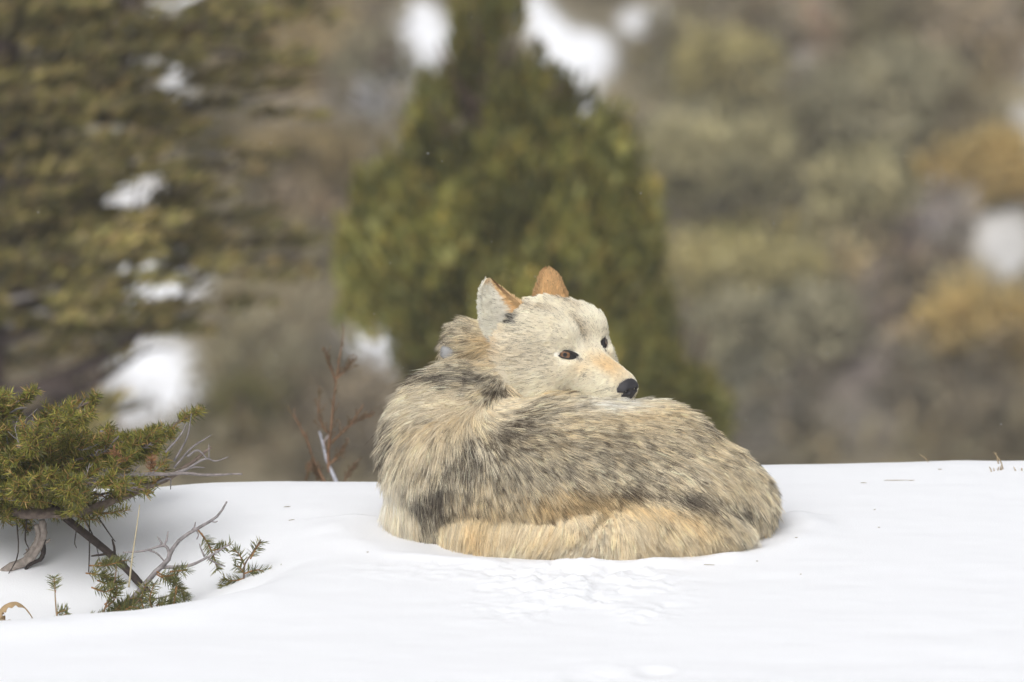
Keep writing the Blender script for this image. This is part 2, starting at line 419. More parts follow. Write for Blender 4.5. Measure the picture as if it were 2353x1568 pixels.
def coat_head(p):
    q = toH(p); f, l, u = q.T; al = np.abs(l)
    c = np.broadcast_to(S(254, 249, 234), p.shape).copy()
    n = fbm(p * 22, 60, 3)
    grey = np.exp(-((f - 5) / 50) ** 2 - ((al - 72) / 30) ** 2 - ((u - 8) / 36) ** 2) * .85 + np.exp(-((f - 75) / 22) ** 2 - (al / 20) ** 2 - ((u - 48) / 20) ** 2) * .35 + .35 * np.exp(-((f - 20) / 60) ** 2 - ((u - 50) / 26) ** 2 - ((al - 50) / 30) ** 2)
    stripe = np.exp(-((f - 78) / 26) ** 2 - (al / 13) ** 2 - ((u - 45) / 26) ** 2) + .7 * np.exp(-((f - 20) / 40) ** 2 - ((al - 30) / 12) ** 2 - ((u - 95) / 30) ** 2)
    c = lerp(c, S(204, 187, 154), np.clip(grey * .95 + stripe * .7 + n * .25, 0, .95))
    tan = np.exp(-((f - 150) / 55) ** 2 - (al / 21) ** 4 - ((u + 18) / 26) ** 2) * 1.0
    tan = tan + .45 * np.exp(-((f - 110) / 30) ** 2 - ((al - 30) / 22) ** 2 - ((u + 12) / 16) ** 2)
    c = lerp(c, S(242, 218, 168), np.clip(tan * 1.05, 0, .9))
    cr = smooth(20, -60, f) * smooth(50, -10, u) * .7 + smooth(-20, -90, f) * .5
    c = lerp(c, TAN, np.clip(cr + n * .5, 0, 1))
    oc = np.exp(-((f + 62) / 26) ** 2 - ((u + 15) / 50) ** 2) * smooth(40, 80, al)
    c = lerp(c, S(238, 198, 136), np.clip(oc, 0, .9))
    ck = np.exp(-((f - 20) / 90) ** 2 - ((u + 75) / 45) ** 2) * .35
    c = lerp(c, CREAM, ck)
    dk = np.clip(.06 + .45 * stripe + 1.0 * grey * (0.4 + 2.0 * np.clip(n, 0, 1)) + smooth(10, -80, f) * smooth(60, 10, u) * .35 + n * .15, 0, .6) * (1 - np.clip(tan, 0, 1) * .8)
    vx, vy = bodyV(p); nearside = (l < 0)
    c = lerp(c, S(236, 200, 136), .6 * nearside * np.exp(-((vx - 1135 - (vy - 780) * .35) / 13) ** 2 - ((vy - 790) / 34) ** 2))
    dk = dk + 1.0 * np.exp(-((vx - 1345) / 6) ** 2 - ((vy - 862) / 6) ** 2) + .9 * np.exp(-((f - 72) / 12) ** 2 - ((al - 66) / 9) ** 2 - ((u - 22) / 5) ** 2) + .9 * np.exp(-((f - 116) / 12) ** 2 - ((al - 34) / 7) ** 2 - ((u - 6) / 6) ** 2) + .95 * nearside * np.exp(-((vx - 1198) / 12) ** 2 - ((vy - 742) / 20) ** 2) + .35 * np.exp(-((vx - 1396) / 20) ** 2 - ((vy - 893) / 4) ** 2) * 1.6
    dk = dk + .6 * np.exp(-((u + 69) / 3.0) ** 2) * smooth(135, 160, f)
    return c, np.clip(dk, 0, 1), oc
# ---- nose
def sd_nose(p):
    q = toH(p); qm = q.copy(); qm[..., 1] = np.abs(qm[..., 1])
    d = sd_ell(q, A(202, 0, -46), A(24, 24, 18))
    d = smin(d, sd_ell(qm, A(209, 12, -53), A(17, 15, 14)), 10)
    d = smin(d, sd_ell(q, A(210, 0, -62), A(14, 12, 14)), 8)
    n = sd_ell(qm, A(227, 11, -54), A(9, 5, 4)); n = smin(n, sd_ell(qm, A(217, 23, -57), A(10, 6, 3)), 4)
    d = -smin(-d, n, 4)
    d = -smin(-d, sd_cone(q, A(227, 0, -54), A(225, 0, -78), 1.5, 1.5), 4)
    return d * HS
def head_w(p):
    h = sd_head(p); b = np.minimum(sd_body(p), sd_neck(p))
    return smooth(-0.004, 0.010, b - h)

# ---- lie of the coat on the body: (x, y, direction in degrees, 0 = towards the rump)
COMB = np.array([(1075, 790, 168), (1105, 762, 150), (1125, 830, 205), (1150, 855, 225), (1140, 790, 200), (1000, 850, 165), (950, 870, 170), (905, 920, 195), (890, 980, 220), (900, 1060, 250), (900, 1140, 255), (940, 1200, 275), (1000, 900, 185), (1030, 930, 190), (960, 960, 215), (980, 1020, 250),
    (1020, 1040, 265), (1050, 1000, 282), (1060, 1060, 288), (1010, 1120, 270), (1030, 1190, 285), (1080, 1230, 300), (1100, 870, 195), (1060, 900, 195), (1030, 850, 185), (1180, 895, 345), (1150, 960, 325), (1100, 985, 302),
    (1200, 940, 348), (1300, 940, 355), (1400, 930, 357), (1500, 935, 350), (1600, 970, 335), (1680, 1020, 318), (1740, 1100, 300), (1775, 1160, 288), (1760, 1220, 248), (1785, 1240, 240), (1200, 1000, 335), (1300, 1000, 343),
    (1400, 1000, 345), (1500, 1000, 342), (1600, 1040, 328), (1680, 1100, 312), (1150, 1060, 308), (1250, 1070, 325), (1350, 1070, 333), (1450, 1080, 335), (1550, 1110, 325), (1640, 1160, 315), (1700, 1200, 298),
    (1120, 1130, 292), (1220, 1130, 310), (1320, 1140, 320), (1420, 1150, 325), (1120, 1200, 280), (1200, 1220, 255), (1260, 1240, 235), (1330, 1240, 240), (1400, 1230, 270), (1480, 1220, 305), (1560, 1230, 310),
    (1640, 1240, 305), (1700, 1240, 290), (1220, 1270, 258)], float)
def comb_body(p, n):
    vx, vy = bodyV(p)
    r = np.zeros((len(p), 2))
    for i in range(0, len(p), 20000):
        d2 = (vx[i:i + 20000, None] - COMB[:, 0]) ** 2 + (vy[i:i + 20000, None] - COMB[:, 1]) ** 2 + 150
        w = d2 ** -1.6
        a = np.radians(COMB[:, 2])
        r[i:i + 20000] = np.stack([w @ np.cos(a), w @ np.sin(a)], -1)
    r = nrm(r)
    d = r[:, :1] * A(1, 0, 0) + r[:, 1:] * A(0, 0.12, 0.99)
    return d
def comb_head(p):
    q = toH(p); f, l, u = q.T; sg = np.sign(l); al = np.abs(l)
    dl = -np.ones(len(p)); 
    dx = np.clip((al) / 90, 0, 1) * .35 * sg
    du = np.where(u > 0, .18, -.35 * np.clip(-u / 60, 0, 1)) + .5 * smooth(20, 60, u) * smooth(60, 120, f)
    v = np.stack([dl, dx, du], -1)
    # around the eyes the coat parts backward and outward
    return v @ HM

def sample(v, f, n, rng):
    a, b, c, d = (v[f[:, i]] for i in range(4))
    ar = np.linalg.norm(np.cross(c - a, d - b), axis=1)
    i = rng.choice(len(f), n, p=ar / ar.sum())
    s, t = rng.random((2, n, 1))
    return (a[i] * (1 - s) + b[i] * s) * (1 - t) + (d[i] * (1 - s) + c[i] * s) * t
def nearest(q, g):
    """index of the nearest guide in g for each q"""
    from mathutils.kdtree import KDTree
    kd = KDTree(len(g))
    for i, c in enumerate(g): kd.insert(c, i)
    kd.balance()
    return np.fromiter((kd.find(c)[1] for c in q.tolist()), np.int64, len(q))
M_FUR = bpy.data.materials.new('fur'); M_FUR.use_nodes = True
_t = M_FUR.node_tree; _t.nodes.clear()
_o = _t.nodes.new('ShaderNodeOutputMaterial'); _a = _t.nodes.new('ShaderNodeAttribute'); _a.attribute_name = 'tint'
_d = _t.nodes.new('ShaderNodeBsdfDiffuse'); _d.inputs['Roughness'].default_value = 0.6
_r = _t.nodes.new('ShaderNodeBsdfTranslucent'); _g = _t.nodes.new('ShaderNodeBsdfHair'); _g.component = 'Reflection'
_g.inputs['Color'].default_value = (0.5, 0.5, 0.5, 1); _g.inputs['RoughnessU'].default_value = 0.35; _g.inputs['RoughnessV'].default_value = 0.8
_m1 = _t.nodes.new('ShaderNodeMixShader'); _m1.inputs[0].default_value = 0.30
_m2 = _t.nodes.new('ShaderNodeMixShader'); _m2.inputs[0].default_value = 0.05
_t.links.new(_a.outputs['Color'], _d.inputs['Color']); _t.links.new(_a.outputs['Color'], _r.inputs['Color'])
_t.links.new(_d.outputs[0], _m1.inputs[1]); _t.links.new(_r.outputs[0], _m1.inputs[2])
_t.links.new(_m1.outputs[0], _m2.inputs[1]); _t.links.new(_g.outputs[0], _m2.inputs[2]); _t.links.new(_m2.outputs[0], _o.inputs['Surface'])
def hair(name, pts, rad, col, parent):
    """pts (n,m,3), rad (n,m), col (n,m,3): one curves object"""
    n, m = pts.shape[:2]
    pts = pts - PLOC.get(parent.name, np.zeros(3))
    c = bpy.data.hair_curves.new(name); c.add_curves([m] * n)
    c.attributes['position'].data.foreach_set('vector', pts.astype(np.float32).ravel())
    r = c.attributes.get('radius') or c.attributes.new('radius', 'FLOAT', 'POINT'); r.data.foreach_set('value', rad.astype(np.float32).ravel())
    a = c.attributes.new('tint', 'FLOAT_COLOR', 'POINT')
    cc = np.ones((n * m, 4), np.float32); cc[:, :3] = np.clip(col, 0, 1).reshape(-1, 3); a.data.foreach_set('color', cc.ravel())
    c.materials.append(M_FUR)
    return link(bpy.data.objects.new(name, c), parent)
def grow(root, nor, comb, length, lift, clump_id, gpos, gshift, clump_k, base, tipc, dark, curl, rng, thick, m=6, band=None):
    """strands that leave along the normal, bend into the lie of the coat and gather into tufts"""
    n = len(root)
    if band is None: band = np.full(n, .25)
    tang = comb - (comb * nor).sum(-1, keepdims=True) * nor
    tang = nrm(tang) 
    side = np.cross(nor, tang)
    ang = rng.normal(0, curl, n)[:, None]
    tang = nrm(tang * np.cos(ang) + side * np.sin(ang))
    t = np.linspace(0, 1, m)[None, :, None]
    L = length[:, None, None]; lf = lift[:, None, None]
    pts = root[:, None] + L * (tang[:, None] * (t * (1 - .25 * lf) ) + nor[:, None] * (lf * (t - .45 * t * t)))
    g = gshift                                   # tip target of the tuft, per strand
    pts = pts + (clump_k[:, None, None] * t ** 1.6) * (g[:, None] - pts)
    pts[..., 2] -= 0.10 * (length[:, None] * t[..., 0] ** 2)
    rad = thick[:, None] * np.array([1.0, 1.0, 1.0, .92, .7, .12])[None]
    tt = np.linspace(0, 1, m)[None, :, None]
    mid = base[:, None] * np.ones((1, m, 1))
    w = smooth(0, 1, (tt - band[:, None, None]) / .28) * dark[:, None, None]
    col = mid + (tipc[:, None] - mid) * w
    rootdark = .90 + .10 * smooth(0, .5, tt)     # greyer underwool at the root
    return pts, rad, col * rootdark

wolf = empty('wolf', tuple(P(1330, 1290, -0.05) * A(1, 1, 0)))
tag(wolf, 'cream and grey wolf curled up on the snow, head turned back over its flank', 'wolf')
hw_v = head_w(bv)
bb, bd, _ = coat_body(bv); hb, hd_, _ = coat_head(bv)
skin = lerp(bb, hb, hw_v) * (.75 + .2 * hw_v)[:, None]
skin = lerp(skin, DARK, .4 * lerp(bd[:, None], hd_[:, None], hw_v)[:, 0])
M_SKIN = mat_tint('underwool', 0.95, 0.15, 60, 0, 0.05)
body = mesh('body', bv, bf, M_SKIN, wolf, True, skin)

def fur_for(n, rng, kind):
    fw = hw_v[bf].mean(1); sel = (fw > .3) if kind == 'head' else (fw < .7)
    root = sample(bv, bf[sel], n, rng)
    nor = nrm(grid_sample(gr, root))
    root = root - nor * grid_sample(FV[..., None], root)
    hw = head_w(root)
    view = (nor @ CF)
    keep = (nor[:, 2] > -0.75) & (root[:, 2] > ground(root[:, 0], root[:, 1]) - 0.02) & (sd_head(root) > -0.012)
    keep &= (view < 0.25) | (rng.random(len(root)) < .35)
    cr = sd_cone(root, P(1398, 1175, -0.28), P(1350, 1236, -0.33), 8 * K, 13 * K)
    keep &= (cr > 0)
    keep &= (hw > .5) if kind == 'head' else (hw <= .5)
    return root[keep], nor[keep], hw[keep]
rng = np.random.default_rng(11)
NB = 430000
root, nor, hw = fur_for(NB, rng, 'body')
vx, vy = bodyV(root)
comb = comb_body(root, nor)
comb = comb + 0.30 * np.stack([fbm(root * 18, 70 + i, 2) for i in range(3)], -1) * 2
# near the neck the coat turns to follow the head
_tg = nrm(comb - (comb * nor).sum(-1, keepdims=True) * nor)
base, dk, oc = coat_body(root + _tg * (30 * K))
gi_n = 32000
gsel = rng.choice(len(root), gi_n, replace=False)
gid = nearest(root, root[gsel])
length = (60 + 12 * np.exp(-((vx - 1095) / 50) ** 2 - ((vy - 795) / 50) ** 2) + 14 * np.exp(-((vx - 990) / 120) ** 2 - ((vy - 900) / 100) ** 2) + 10 * np.exp(-((vx - 930) / 80) ** 2) - 8 * np.exp(-((vy - 1180) / 40) ** 2 - ((vx - 1270) / 160) ** 2)) * K
length = length * (.30 + .70 * smooth(14 * K, 60 * K, sd_cone(root, P(1400, 1172, -.28), P(1345, 1240, -.33), 1 * K, 1 * K)))
_cd = np.linalg.norm(root - P(1024, 806, 0.03), axis=1); length = length * (.25 + .75 * smooth(30 * K, 75 * K, _cd))
glen = rng.uniform(.68, 1.32, gi_n); length = length * glen[gid] * rng.uniform(.75, 1.1, len(root))
lift = (.26 + .25 * np.exp(-((vx - 1095) / 45) ** 2 - ((vy - 790) / 45) ** 2) + .14 * np.exp(-((vx - 960) / 120) ** 2)) * rng.uniform(.7, 1.3, len(root))
# each tuft's tip
gt = nrm(comb[gsel] - (comb[gsel] * nor[gsel]).sum(-1, keepdims=True) * nor[gsel])
ga = rng.normal(0, .13, gi_n)[:, None]; gs = np.cross(nor[gsel], gt); gt = gt * np.cos(ga) + gs * np.sin(ga)
gl = length[gsel] / 0.92
gtip = root[gsel] + gt * (gl * .95)[:, None] + nor[gsel] * (gl * rng.uniform(.08, .36, gi_n))[:, None]
glight = rng.random(gi_n)
gdark = (glight < .12 + .9 * dk[gsel]).astype(float) * rng.uniform(.6, 1.0, gi_n) * smooth(.0, .12, dk[gsel])
darkness = np.clip(gdark[gid] * rng.uniform(.75, 1.1, len(root)) + (rng.random(len(root)) < dk * .30) * .9, 0, 1)
gband = np.clip(.70 - .62 * dk[gsel] ** 1.3 + rng.normal(0, .08, gi_n), .03, .72)
gtone = rng.uniform(.70, 1.14, gi_n)
base = base * gtone[gid][:, None] * rng.uniform(.88, 1.08, len(root))[:, None]
gw = rng.random(gi_n)                              # some tufts are warmer
base = lerp(base, base * (TAN / CREAM), np.clip(gw[gid] * 1.2 - .7, 0, 1))
ck = np.clip(rng.normal(.54, .18, len(root)), 0, .95)
tip = lerp(np.broadcast_to(DARK, root.shape), BROWN, np.clip(oc * 1.1, 0, .8))
thick = rng.uniform(.25, .39, len(root)) * 1e-3
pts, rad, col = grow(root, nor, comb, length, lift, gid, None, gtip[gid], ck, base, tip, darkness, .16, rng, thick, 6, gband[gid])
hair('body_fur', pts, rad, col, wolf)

NH = 190000
root, nor, hw = fur_for(NH, rng, 'head')
q = toH(root); f_, l_, u_ = q.T; al_ = np.abs(l_)
# bare skin at the eyes and the nose
EYE = A(76, 52, 19)
ax1 = nrm(A(.80, -.52, -.30)); 
eo = np.stack([f_, al_, u_], -1) - A(96, 53, 18)
ea = eo @ nrm(A(.72, -.62, -.30)); eb = eo @ nrm(A(.2, -.15, 1.0))
hole = (np.hypot(ea / 25, eb / 10) < 1) & (np.linalg.norm(eo, axis=1) < 45)
keep = ~hole & (sd_nose(root) > -0.004)
root, nor, q, f_, l_, u_, al_ = root[keep], nor[keep], q[keep], f_[keep], l_[keep], u_[keep], al_[keep]
comb = comb_head(root) + 0.22 * np.stack([fbm(root * 30, 80 + i, 2) for i in range(3)], -1) * 2
base, dk, oc = coat_head(root)
length = 12 + 22 * smooth(115, 20, f_) + 34 * smooth(40, -50, u_) * smooth(90, 0, f_) + 40 * smooth(20, -70, f_) * smooth(80, 30, u_) - 2.5 * smooth(150, 210, f_)
near_eye = np.exp(-(np.linalg.norm(np.stack([f_, al_, u_], -1) - A(96, 53, 16), axis=1) / 36) ** 2)
length = length * (1 - .6 * near_eye) * K
gi_n = 6000
_pw = np.where(f_ < 10, 1.0, 4.0); gsel = rng.choice(len(root), gi_n, replace=False, p=_pw / _pw.sum())
gid = nearest(root, root[gsel])
length = length * rng.uniform(.8, 1.2, gi_n)[gid] * rng.uniform(.75, 1.1, len(root))
lift = (.38 + .22 * smooth(90, 20, f_) + .1 * smooth(-20, -90, f_)) * rng.uniform(.7, 1.3, len(root))
gt = nrm(comb[gsel] - (comb[gsel] * nor[gsel]).sum(-1, keepdims=True) * nor[gsel])
gl = length[gsel] / .92
gtip = root[gsel] + gt * (gl * .95)[:, None] + nor[gsel] * (gl * rng.uniform(.14, .55, gi_n))[:, None]
gdark = (rng.random(gi_n) < np.maximum(dk[gsel] * smooth(-30, -80, f_[gsel]) * .5, dk[gsel] * 3 - 2)) * rng.uniform(.3, .9, gi_n)
darkness = np.clip(gdark[gid] * rng.uniform(.6, 1.1, len(root)) + (rng.random(len(root)) < dk * .6) * .85, 0, 1)
base = base * rng.uniform(.92, 1.08, gi_n)[gid][:, None] * rng.uniform(.92, 1.05, len(root))[:, None]
ck = np.clip(rng.normal(.35, .15, len(root)) + .3 * smooth(50, 0, f_), 0, .9)
tip = np.broadcast_to(DARK, root.shape)
thick = rng.uniform(.19, .29, len(root)) * 1e-3 * (.65 + .4 * smooth(140, 40, f_))
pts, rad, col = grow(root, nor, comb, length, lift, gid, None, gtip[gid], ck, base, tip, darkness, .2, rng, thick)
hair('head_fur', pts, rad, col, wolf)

# ---- nose mesh
c = H(208, 0, -50); hN = 0.0016; nlo = c - 0.045
g = np.stack(np.meshgrid(*[np.arange(nlo[i], nlo[i] + 0.09, hN) for i in range(3)], indexing='ij'), -1)
nv, nf = surface_nets(sd_nose(g).astype(np.float32), nlo, hN)
M_NOSE, t_, b_ = new_mat('nose'); b_.inputs['Base Color'].default_value = (0.022, 0.020, 0.024, 1); b_.inputs['Roughness'].default_value = 0.58
vz = t_.nodes.new('ShaderNodeTexVoronoi'); vz.inputs['Scale'].default_value = 700
bp_ = t_.nodes.new('ShaderNodeBump'); bp_.inputs['Strength'].default_value = 0.35; bp_.inputs['Distance'].default_value = 0.001
tc_ = t_.nodes.new('ShaderNodeTexCoord'); t_.links.new(tc_.outputs['Object'], vz.inputs['Vector'])
t_.links.new(vz.outputs[0], bp_.inputs['Height']); t_.links.new(bp_.outputs[0], b_.inputs['Normal'])
mesh('nose', nv, nf, M_NOSE, wolf)

# ---- eyes: almond of dark lid, amber iris, pupil
def flat_mat(name, c, rough, spec=0.5, coat=0.0):
    m, t, b = new_mat(name)
    tc = t.nodes.new('ShaderNodeTexCoord'); nz = t.nodes.new('ShaderNodeTexNoise'); nz.inputs['Scale'].default_value = 300
    t.links.new(tc.outputs['Object'], nz.inputs['Vector'])
    mx = t.nodes.new('ShaderNodeMix'); mx.data_type = 'RGBA'
    mx.inputs[6].default_value = (*(np.array(c) * .8), 1); mx.inputs[7].default_value = (*(np.array(c) * 1.2), 1)
    t.links.new(nz.outputs[0], mx.inputs[0]); t.links.new(mx.outputs[2], b.inputs['Base Color'])
    b.inputs['Roughness'].default_value = rough; b.inputs['Specular IOR Level'].default_value = spec; b.inputs['Coat Weight'].default_value = coat; b.inputs['Coat Roughness'].default_value = 0.05
    return m
M_LID = flat_mat('eyelid', (0.012, 0.010, 0.010), 0.45); M_IRIS = flat_mat('iris', tuple(S(108, 72, 36)), 0.25, .5, .8); M_PUP = flat_mat('pupil', (0.008, 0.006, 0.005), 0.35, .4, .15)
def almond(s):        # half height at s in [-1,1], upper and lower
    s = np.clip(s, -1, 1); k = np.sqrt(np.maximum(0, 1 - np.abs(s) ** 2.0))
    return 7.8 * k * (1 - .25 * s), 6.6 * k * (1 + .12 * s)
def make_eye(sg):
    cen = A(93, sg * 52, 18); a = nrm(A(.62, -.74 * sg, -.30)); n = nrm(A(.78, .60 * sg, .15)); b = np.cross(n, a) * (1 if sg < 0 else 1)
    if b[2] < 0: b = -b
    n = np.cross(a, b); 
    if n @ A(.78, .6 * sg, 0) < 0: n = -n
    hl = 26.0
    def W(s, t, z): return H(*(cen[:, None] + a[:, None] * s + b[:, None] * t + n[:, None] * z))  if False else (HO + HS * ((cen + np.multiply.outer(s, a) + np.multiply.outer(t, b) + np.multiply.outer(z, n)) @ HM))
    dome = lambda s, t: 6.5 - (s * s + t * t) / 60.0
    eye = bpy.data.objects.new('eye', None); eye.location = (0, 0, 0); link(eye, wolf); PLOC[eye.name] = PLOC['wolf']
    # lid: a raised dark rim all round the opening
    th = np.linspace(0, 2 * math.pi, 48, endpoint=False); s = np.cos(th)
    up, lo = almond(s); t = np.where(np.sin(th) >= 0, up, -lo) 
    V = []
    for sc, z in ((.80, .8), (.94, 2.2), (1.08, 1.4), (1.22, -2.5)):
        ss = s * hl * sc; tt = t * sc + np.where(np.sin(th) >= 0, 1.0, -.6) * (sc - .8) * 2
        V.append(W(ss, tt, dome(ss * .8, tt) * .6 + z))
    V = np.vstack(V); j = np.arange(48); j2 = (j + 1) % 48
    F = np.vstack([np.stack([r * 48 + j, r * 48 + j2, (r + 1) * 48 + j2, (r + 1) * 48 + j], -1) for r in range(3)])
    if sg > 0: F = F[:, ::-1]
    lid = mesh('eyelid', V, F, M_LID, eye)
    def disc(r, cs, z0, mat, name, clip=True, th_=28):
        rr = np.linspace(0, 1, 9)[:, None] * r; ph = np.linspace(0, 2 * math.pi, th_, endpoint=False)[None]
        ss = cs + rr * np.cos(ph); tt = rr * np.sin(ph)
        if clip:
            u_, l_ = almond(ss / hl); tt = np.clip(tt, -l_ * .96, u_ * .93)
        zz = dome(ss * .8, tt) * .72 + z0
        v = W(ss.ravel(), tt.ravel(), zz.ravel()); F = []
        i = np.arange(8)[:, None] * th_; j = np.arange(th_)[None]; j2 = (j + 1) % th_
        F = np.stack([i + j, i + th_ + j, i + th_ + j2, i + j2], -1).reshape(-1, 4)
        if sg > 0: F = F[:, ::-1]
        return mesh(name, v, F, mat, eye)
    disc(hl * 1.02, 0, -.8, M_PUP, 'eyeball', True, 48)
    disc(9.8, -2.5, .35, M_IRIS, 'iris'); disc(4.2, -3.0, .75, M_PUP, 'pupil')
make_eye(-1); make_eye(1)

# ---- ears
def make_ear(left, right, ydep, bow, thick, inner, colours, lens, seed):
    """left/right: edge curves from base to tip in design coordinates; bow>0 cups away from the camera"""
    r = np.random.default_rng(seed)
    nu, nv_ = 26, 18
    Lc, Rc = curve(np.array(left, float), nu), curve(np.array(right, float), nu)
    u = np.linspace(0, 1, nu); v = np.linspace(-1, 1, nv_)
    def surf(uu, vv):
        """uu, vv arrays in [0,1], [-1,1]"""
        l = np.stack([np.interp(uu, u, Lc[:, k]) for k in (0, 1)], -1); rr = np.stack([np.interp(uu, u, Rc[:, k]) for k in (0, 1)], -1)
        w = ((vv + 1) / 2)[..., None]
        c = l + (rr - l) * w
        wid = np.linalg.norm(rr - l, axis=-1)
        y = ydep(uu, vv) + bow * wid * K * (1 - vv ** 2)
        return P(c[..., 0], c[..., 1], y)
    UU, VV = np.meshgrid(u, v, indexing='ij')
    S0 = surf(UU, VV)
    du = np.gradient(S0, axis=0); dv = np.gradient(S0, axis=1); n = nrm(np.cross(dv, du) )
    n[n @ CF > 0] *= -1
    th = thick * K * np.sqrt(np.clip(1 - .8 * VV ** 2, 0, 1)) * (1 - .6 * UU)
    front = S0 + n * th[..., None] * .5; back = S0 - n * th[..., None] * .5
    nf_ = nu * nv_
    vtx = np.vstack([front.reshape(-1, 3), back.reshape(-1, 3)])
    g = grid_faces(nu, nv_)
    F = [g, g[:, ::-1] + nf_]
    edge = np.concatenate([np.arange(nu) * nv_, (nu - 1) * nv_ + np.arange(1, nv_), (np.arange(nu)[::-1] * nv_ + nv_ - 1)[1:]])
    F.append(np.stack([edge[:-1], edge[1:], edge[1:] + nf_, edge[:-1] + nf_], -1))
    tint = np.vstack([colours(UU.ravel(), VV.ravel(), True), colours(UU.ravel(), VV.ravel(), False)]) * .95
    ear = mesh('ear', vtx, np.vstack(F), M_SKIN, wolf, True, tint)
    PLOC[ear.name] = PLOC['wolf']
    pts_, rad_, col_ = [], [], []
    for side in (True, False):
        n_s = 6500 if side else 6000
        uu = r.random(n_s); vv = r.uniform(-1, 1, n_s); vv = np.where(r.random(n_s) < .25, np.sign(vv) * r.uniform(.85, 1, n_s), vv); acc = r.random(n_s) < (1.02 - uu); uu, vv = uu[acc], vv[acc]
        e = 1e-3
        p0 = surf(uu, vv); pu = nrm(surf(np.clip(uu + .02, 0, 1), vv) - surf(np.clip(uu - .02, 0, 1), vv)); pv = nrm(surf(uu, np.clip(vv + .03, -1, 1)) - surf(uu, np.clip(vv - .03, -1, 1)))
        nn = nrm(np.cross(pv, pu)); nn[nn @ CF > 0] *= -1
        thk = thick * K * np.sqrt(np.clip(1 - .8 * vv ** 2, 0, 1)) * (1 - .6 * uu) * .5
        rootp = p0 + nn * thk[:, None] * (1 if side else -1); nn = nn if side else -nn
        cm = (pu + .55 * pv * vv[:, None]) if not (side and inner) else (.35 * pu + inner * pv)
        L = lens(uu, vv, side) * K * r.uniform(.7, 1.15, len(uu))
        gsel = r.choice(len(uu), 300, replace=False); gid = nearest(rootp, rootp[gsel])
        c = colours(uu, vv, side) * r.uniform(.93, 1.05, len(uu))[:, None] * r.uniform(.88, 1.06, 300)[gid][:, None]
        dkk = (r.random(len(uu)) < .05) * .6
        ct = nrm(cm - (cm * nn).sum(-1, keepdims=True) * nn)
        gt = rootp[gsel] + ct[gsel] * L[gsel][:, None] + nn[gsel] * (L[gsel] * .3)[:, None]
        a, b, d = grow(rootp, nn, cm, L, np.full(len(uu), .3 if not (side and inner) else .22), gid, None, gt[gid], np.full(len(uu), .5), c, np.broadcast_to(DARK, c.shape), dkk, .22, r, r.uniform(.28, .40, len(uu)) * 1e-3)
        pts_.append(a); rad_.append(b); col_.append(d)
    hair('ear_fur', np.vstack(pts_), np.vstack(rad_), np.vstack(col_), ear)
EARO = S(236, 203, 150); EARD = S(140, 108, 76)
def col_near(u, v, side):
    c = np.broadcast_to(S(254, 251, 240), (len(u), 3)).copy()
    rim = smooth(.22, .5, v + .25 * (u - .5)) * smooth(.0, .12, u)
    tipm = smooth(.80, .95, u)
    if side:
        c = lerp(c, EARO, np.clip(np.maximum(rim, tipm * .7), 0, 1)); c = lerp(c, EARD, (smooth(.45, .95, u) * .8 + .35) * rim * smooth(.75, 1, v + .3 * u))
        c = lerp(c, S(70, 62, 56), .85 * np.exp(-((u - .14) / .13) ** 2 - ((v - .45) / .30) ** 2))
        c = lerp(c, S(225, 220, 210), .3 * np.exp(-((u - .4) / .25) ** 2 - ((v - .15) / .3) ** 2))
    else: c = lerp(c, EARO, .9 * smooth(-.6, -.1, v))
    return c
def col_far(u, v, side):
    c = np.broadcast_to(EARO, (len(u), 3)).copy()
    c = lerp(c, S(226, 190, 140), .6 * smooth(.3, .9, u)); c = lerp(c, S(168, 124, 80), smooth(.55, .9, np.abs(v)) * .5 + smooth(.75, 1, u) * .4)
    return c if side else lerp(np.broadcast_to(WHITE, c.shape), c, smooth(.6, .8, u))
make_ear([(1132, 785), (1113, 750), (1103, 705), (1105, 665), (1117, 640)], [(1200, 775), (1210, 735), (1200, 703), (1160, 668), (1127, 639)],
         lambda u, v: 0.050 + 0.022 * v - 0.010 * u, 0.14, 10, -.9, col_near, lambda u, v, s: (12 + 26 * (1 - u) * smooth(.6, .1, v)) if s else 10 + 12 * (1 - u), 5)
make_ear([(1222, 720), (1227, 682), (1237, 648), (1245, 627), (1254, 618)], [(1316, 730), (1306, 690), (1293, 657), (1282, 634), (1267, 618)],
         lambda u, v: 0.135 + 0.012 * v, -0.22, 9, 0, col_far, lambda u, v, s: 9 + 6 * (1 - u), 6)

# ---- tracking collar half buried in the neck fur: a grey housing on a band
col = empty('tracking_collar', tuple(P(1040, 815, 0.03)))
tag(col, 'grey tracking collar housing showing above the wolf\'s neck fur', 'collar')
M_COL = mat_tint('collar_plastic', 0.85, 0.06, 60, 0.05, 0.4)
def rbox(c, half, ax, bev, name, colr):
    """box with rounded edges: superellipsoid"""
    u = np.linspace(-math.pi / 2, math.pi / 2, 17); v = np.linspace(-math.pi, math.pi, 32, endpoint=False)
    f = lambda t: np.sign(t) * np.abs(t) ** bev
    U, V = np.meshgrid(u, v, indexing='ij')
    p = np.stack([f(np.cos(U)) * f(np.cos(V)), f(np.cos(U)) * f(np.sin(V)), f(np.sin(U))], -1) * half
    p = c + p.reshape(-1, 3) @ ax
    i = np.arange(16)[:, None] * 32; j = np.arange(32)[None]; j2 = (j + 1) % 32
    return mesh(name, p, np.stack([i + j, i + j2, i + 32 + j2, i + 32 + j], -1).reshape(-1, 4), M_COL, col, True, np.broadcast_to(colr, p.shape))
axc = np.stack([nrm(A(.94, .2, -.16)), nrm(np.cross(nrm(np.cross(A(.94, .2, -.16), A(0, 1, 0))), A(.94, .2, -.16))), nrm(np.cross(A(.94, .2, -.16), A(0, 1, 0)))])
rbox(P(1034, 812, 0.03), A(21, 24, 15) * K, axc, .5, 'housing', S(150, 150, 150))
mb = MB(); th = np.linspace(0, 2 * math.pi, 40)
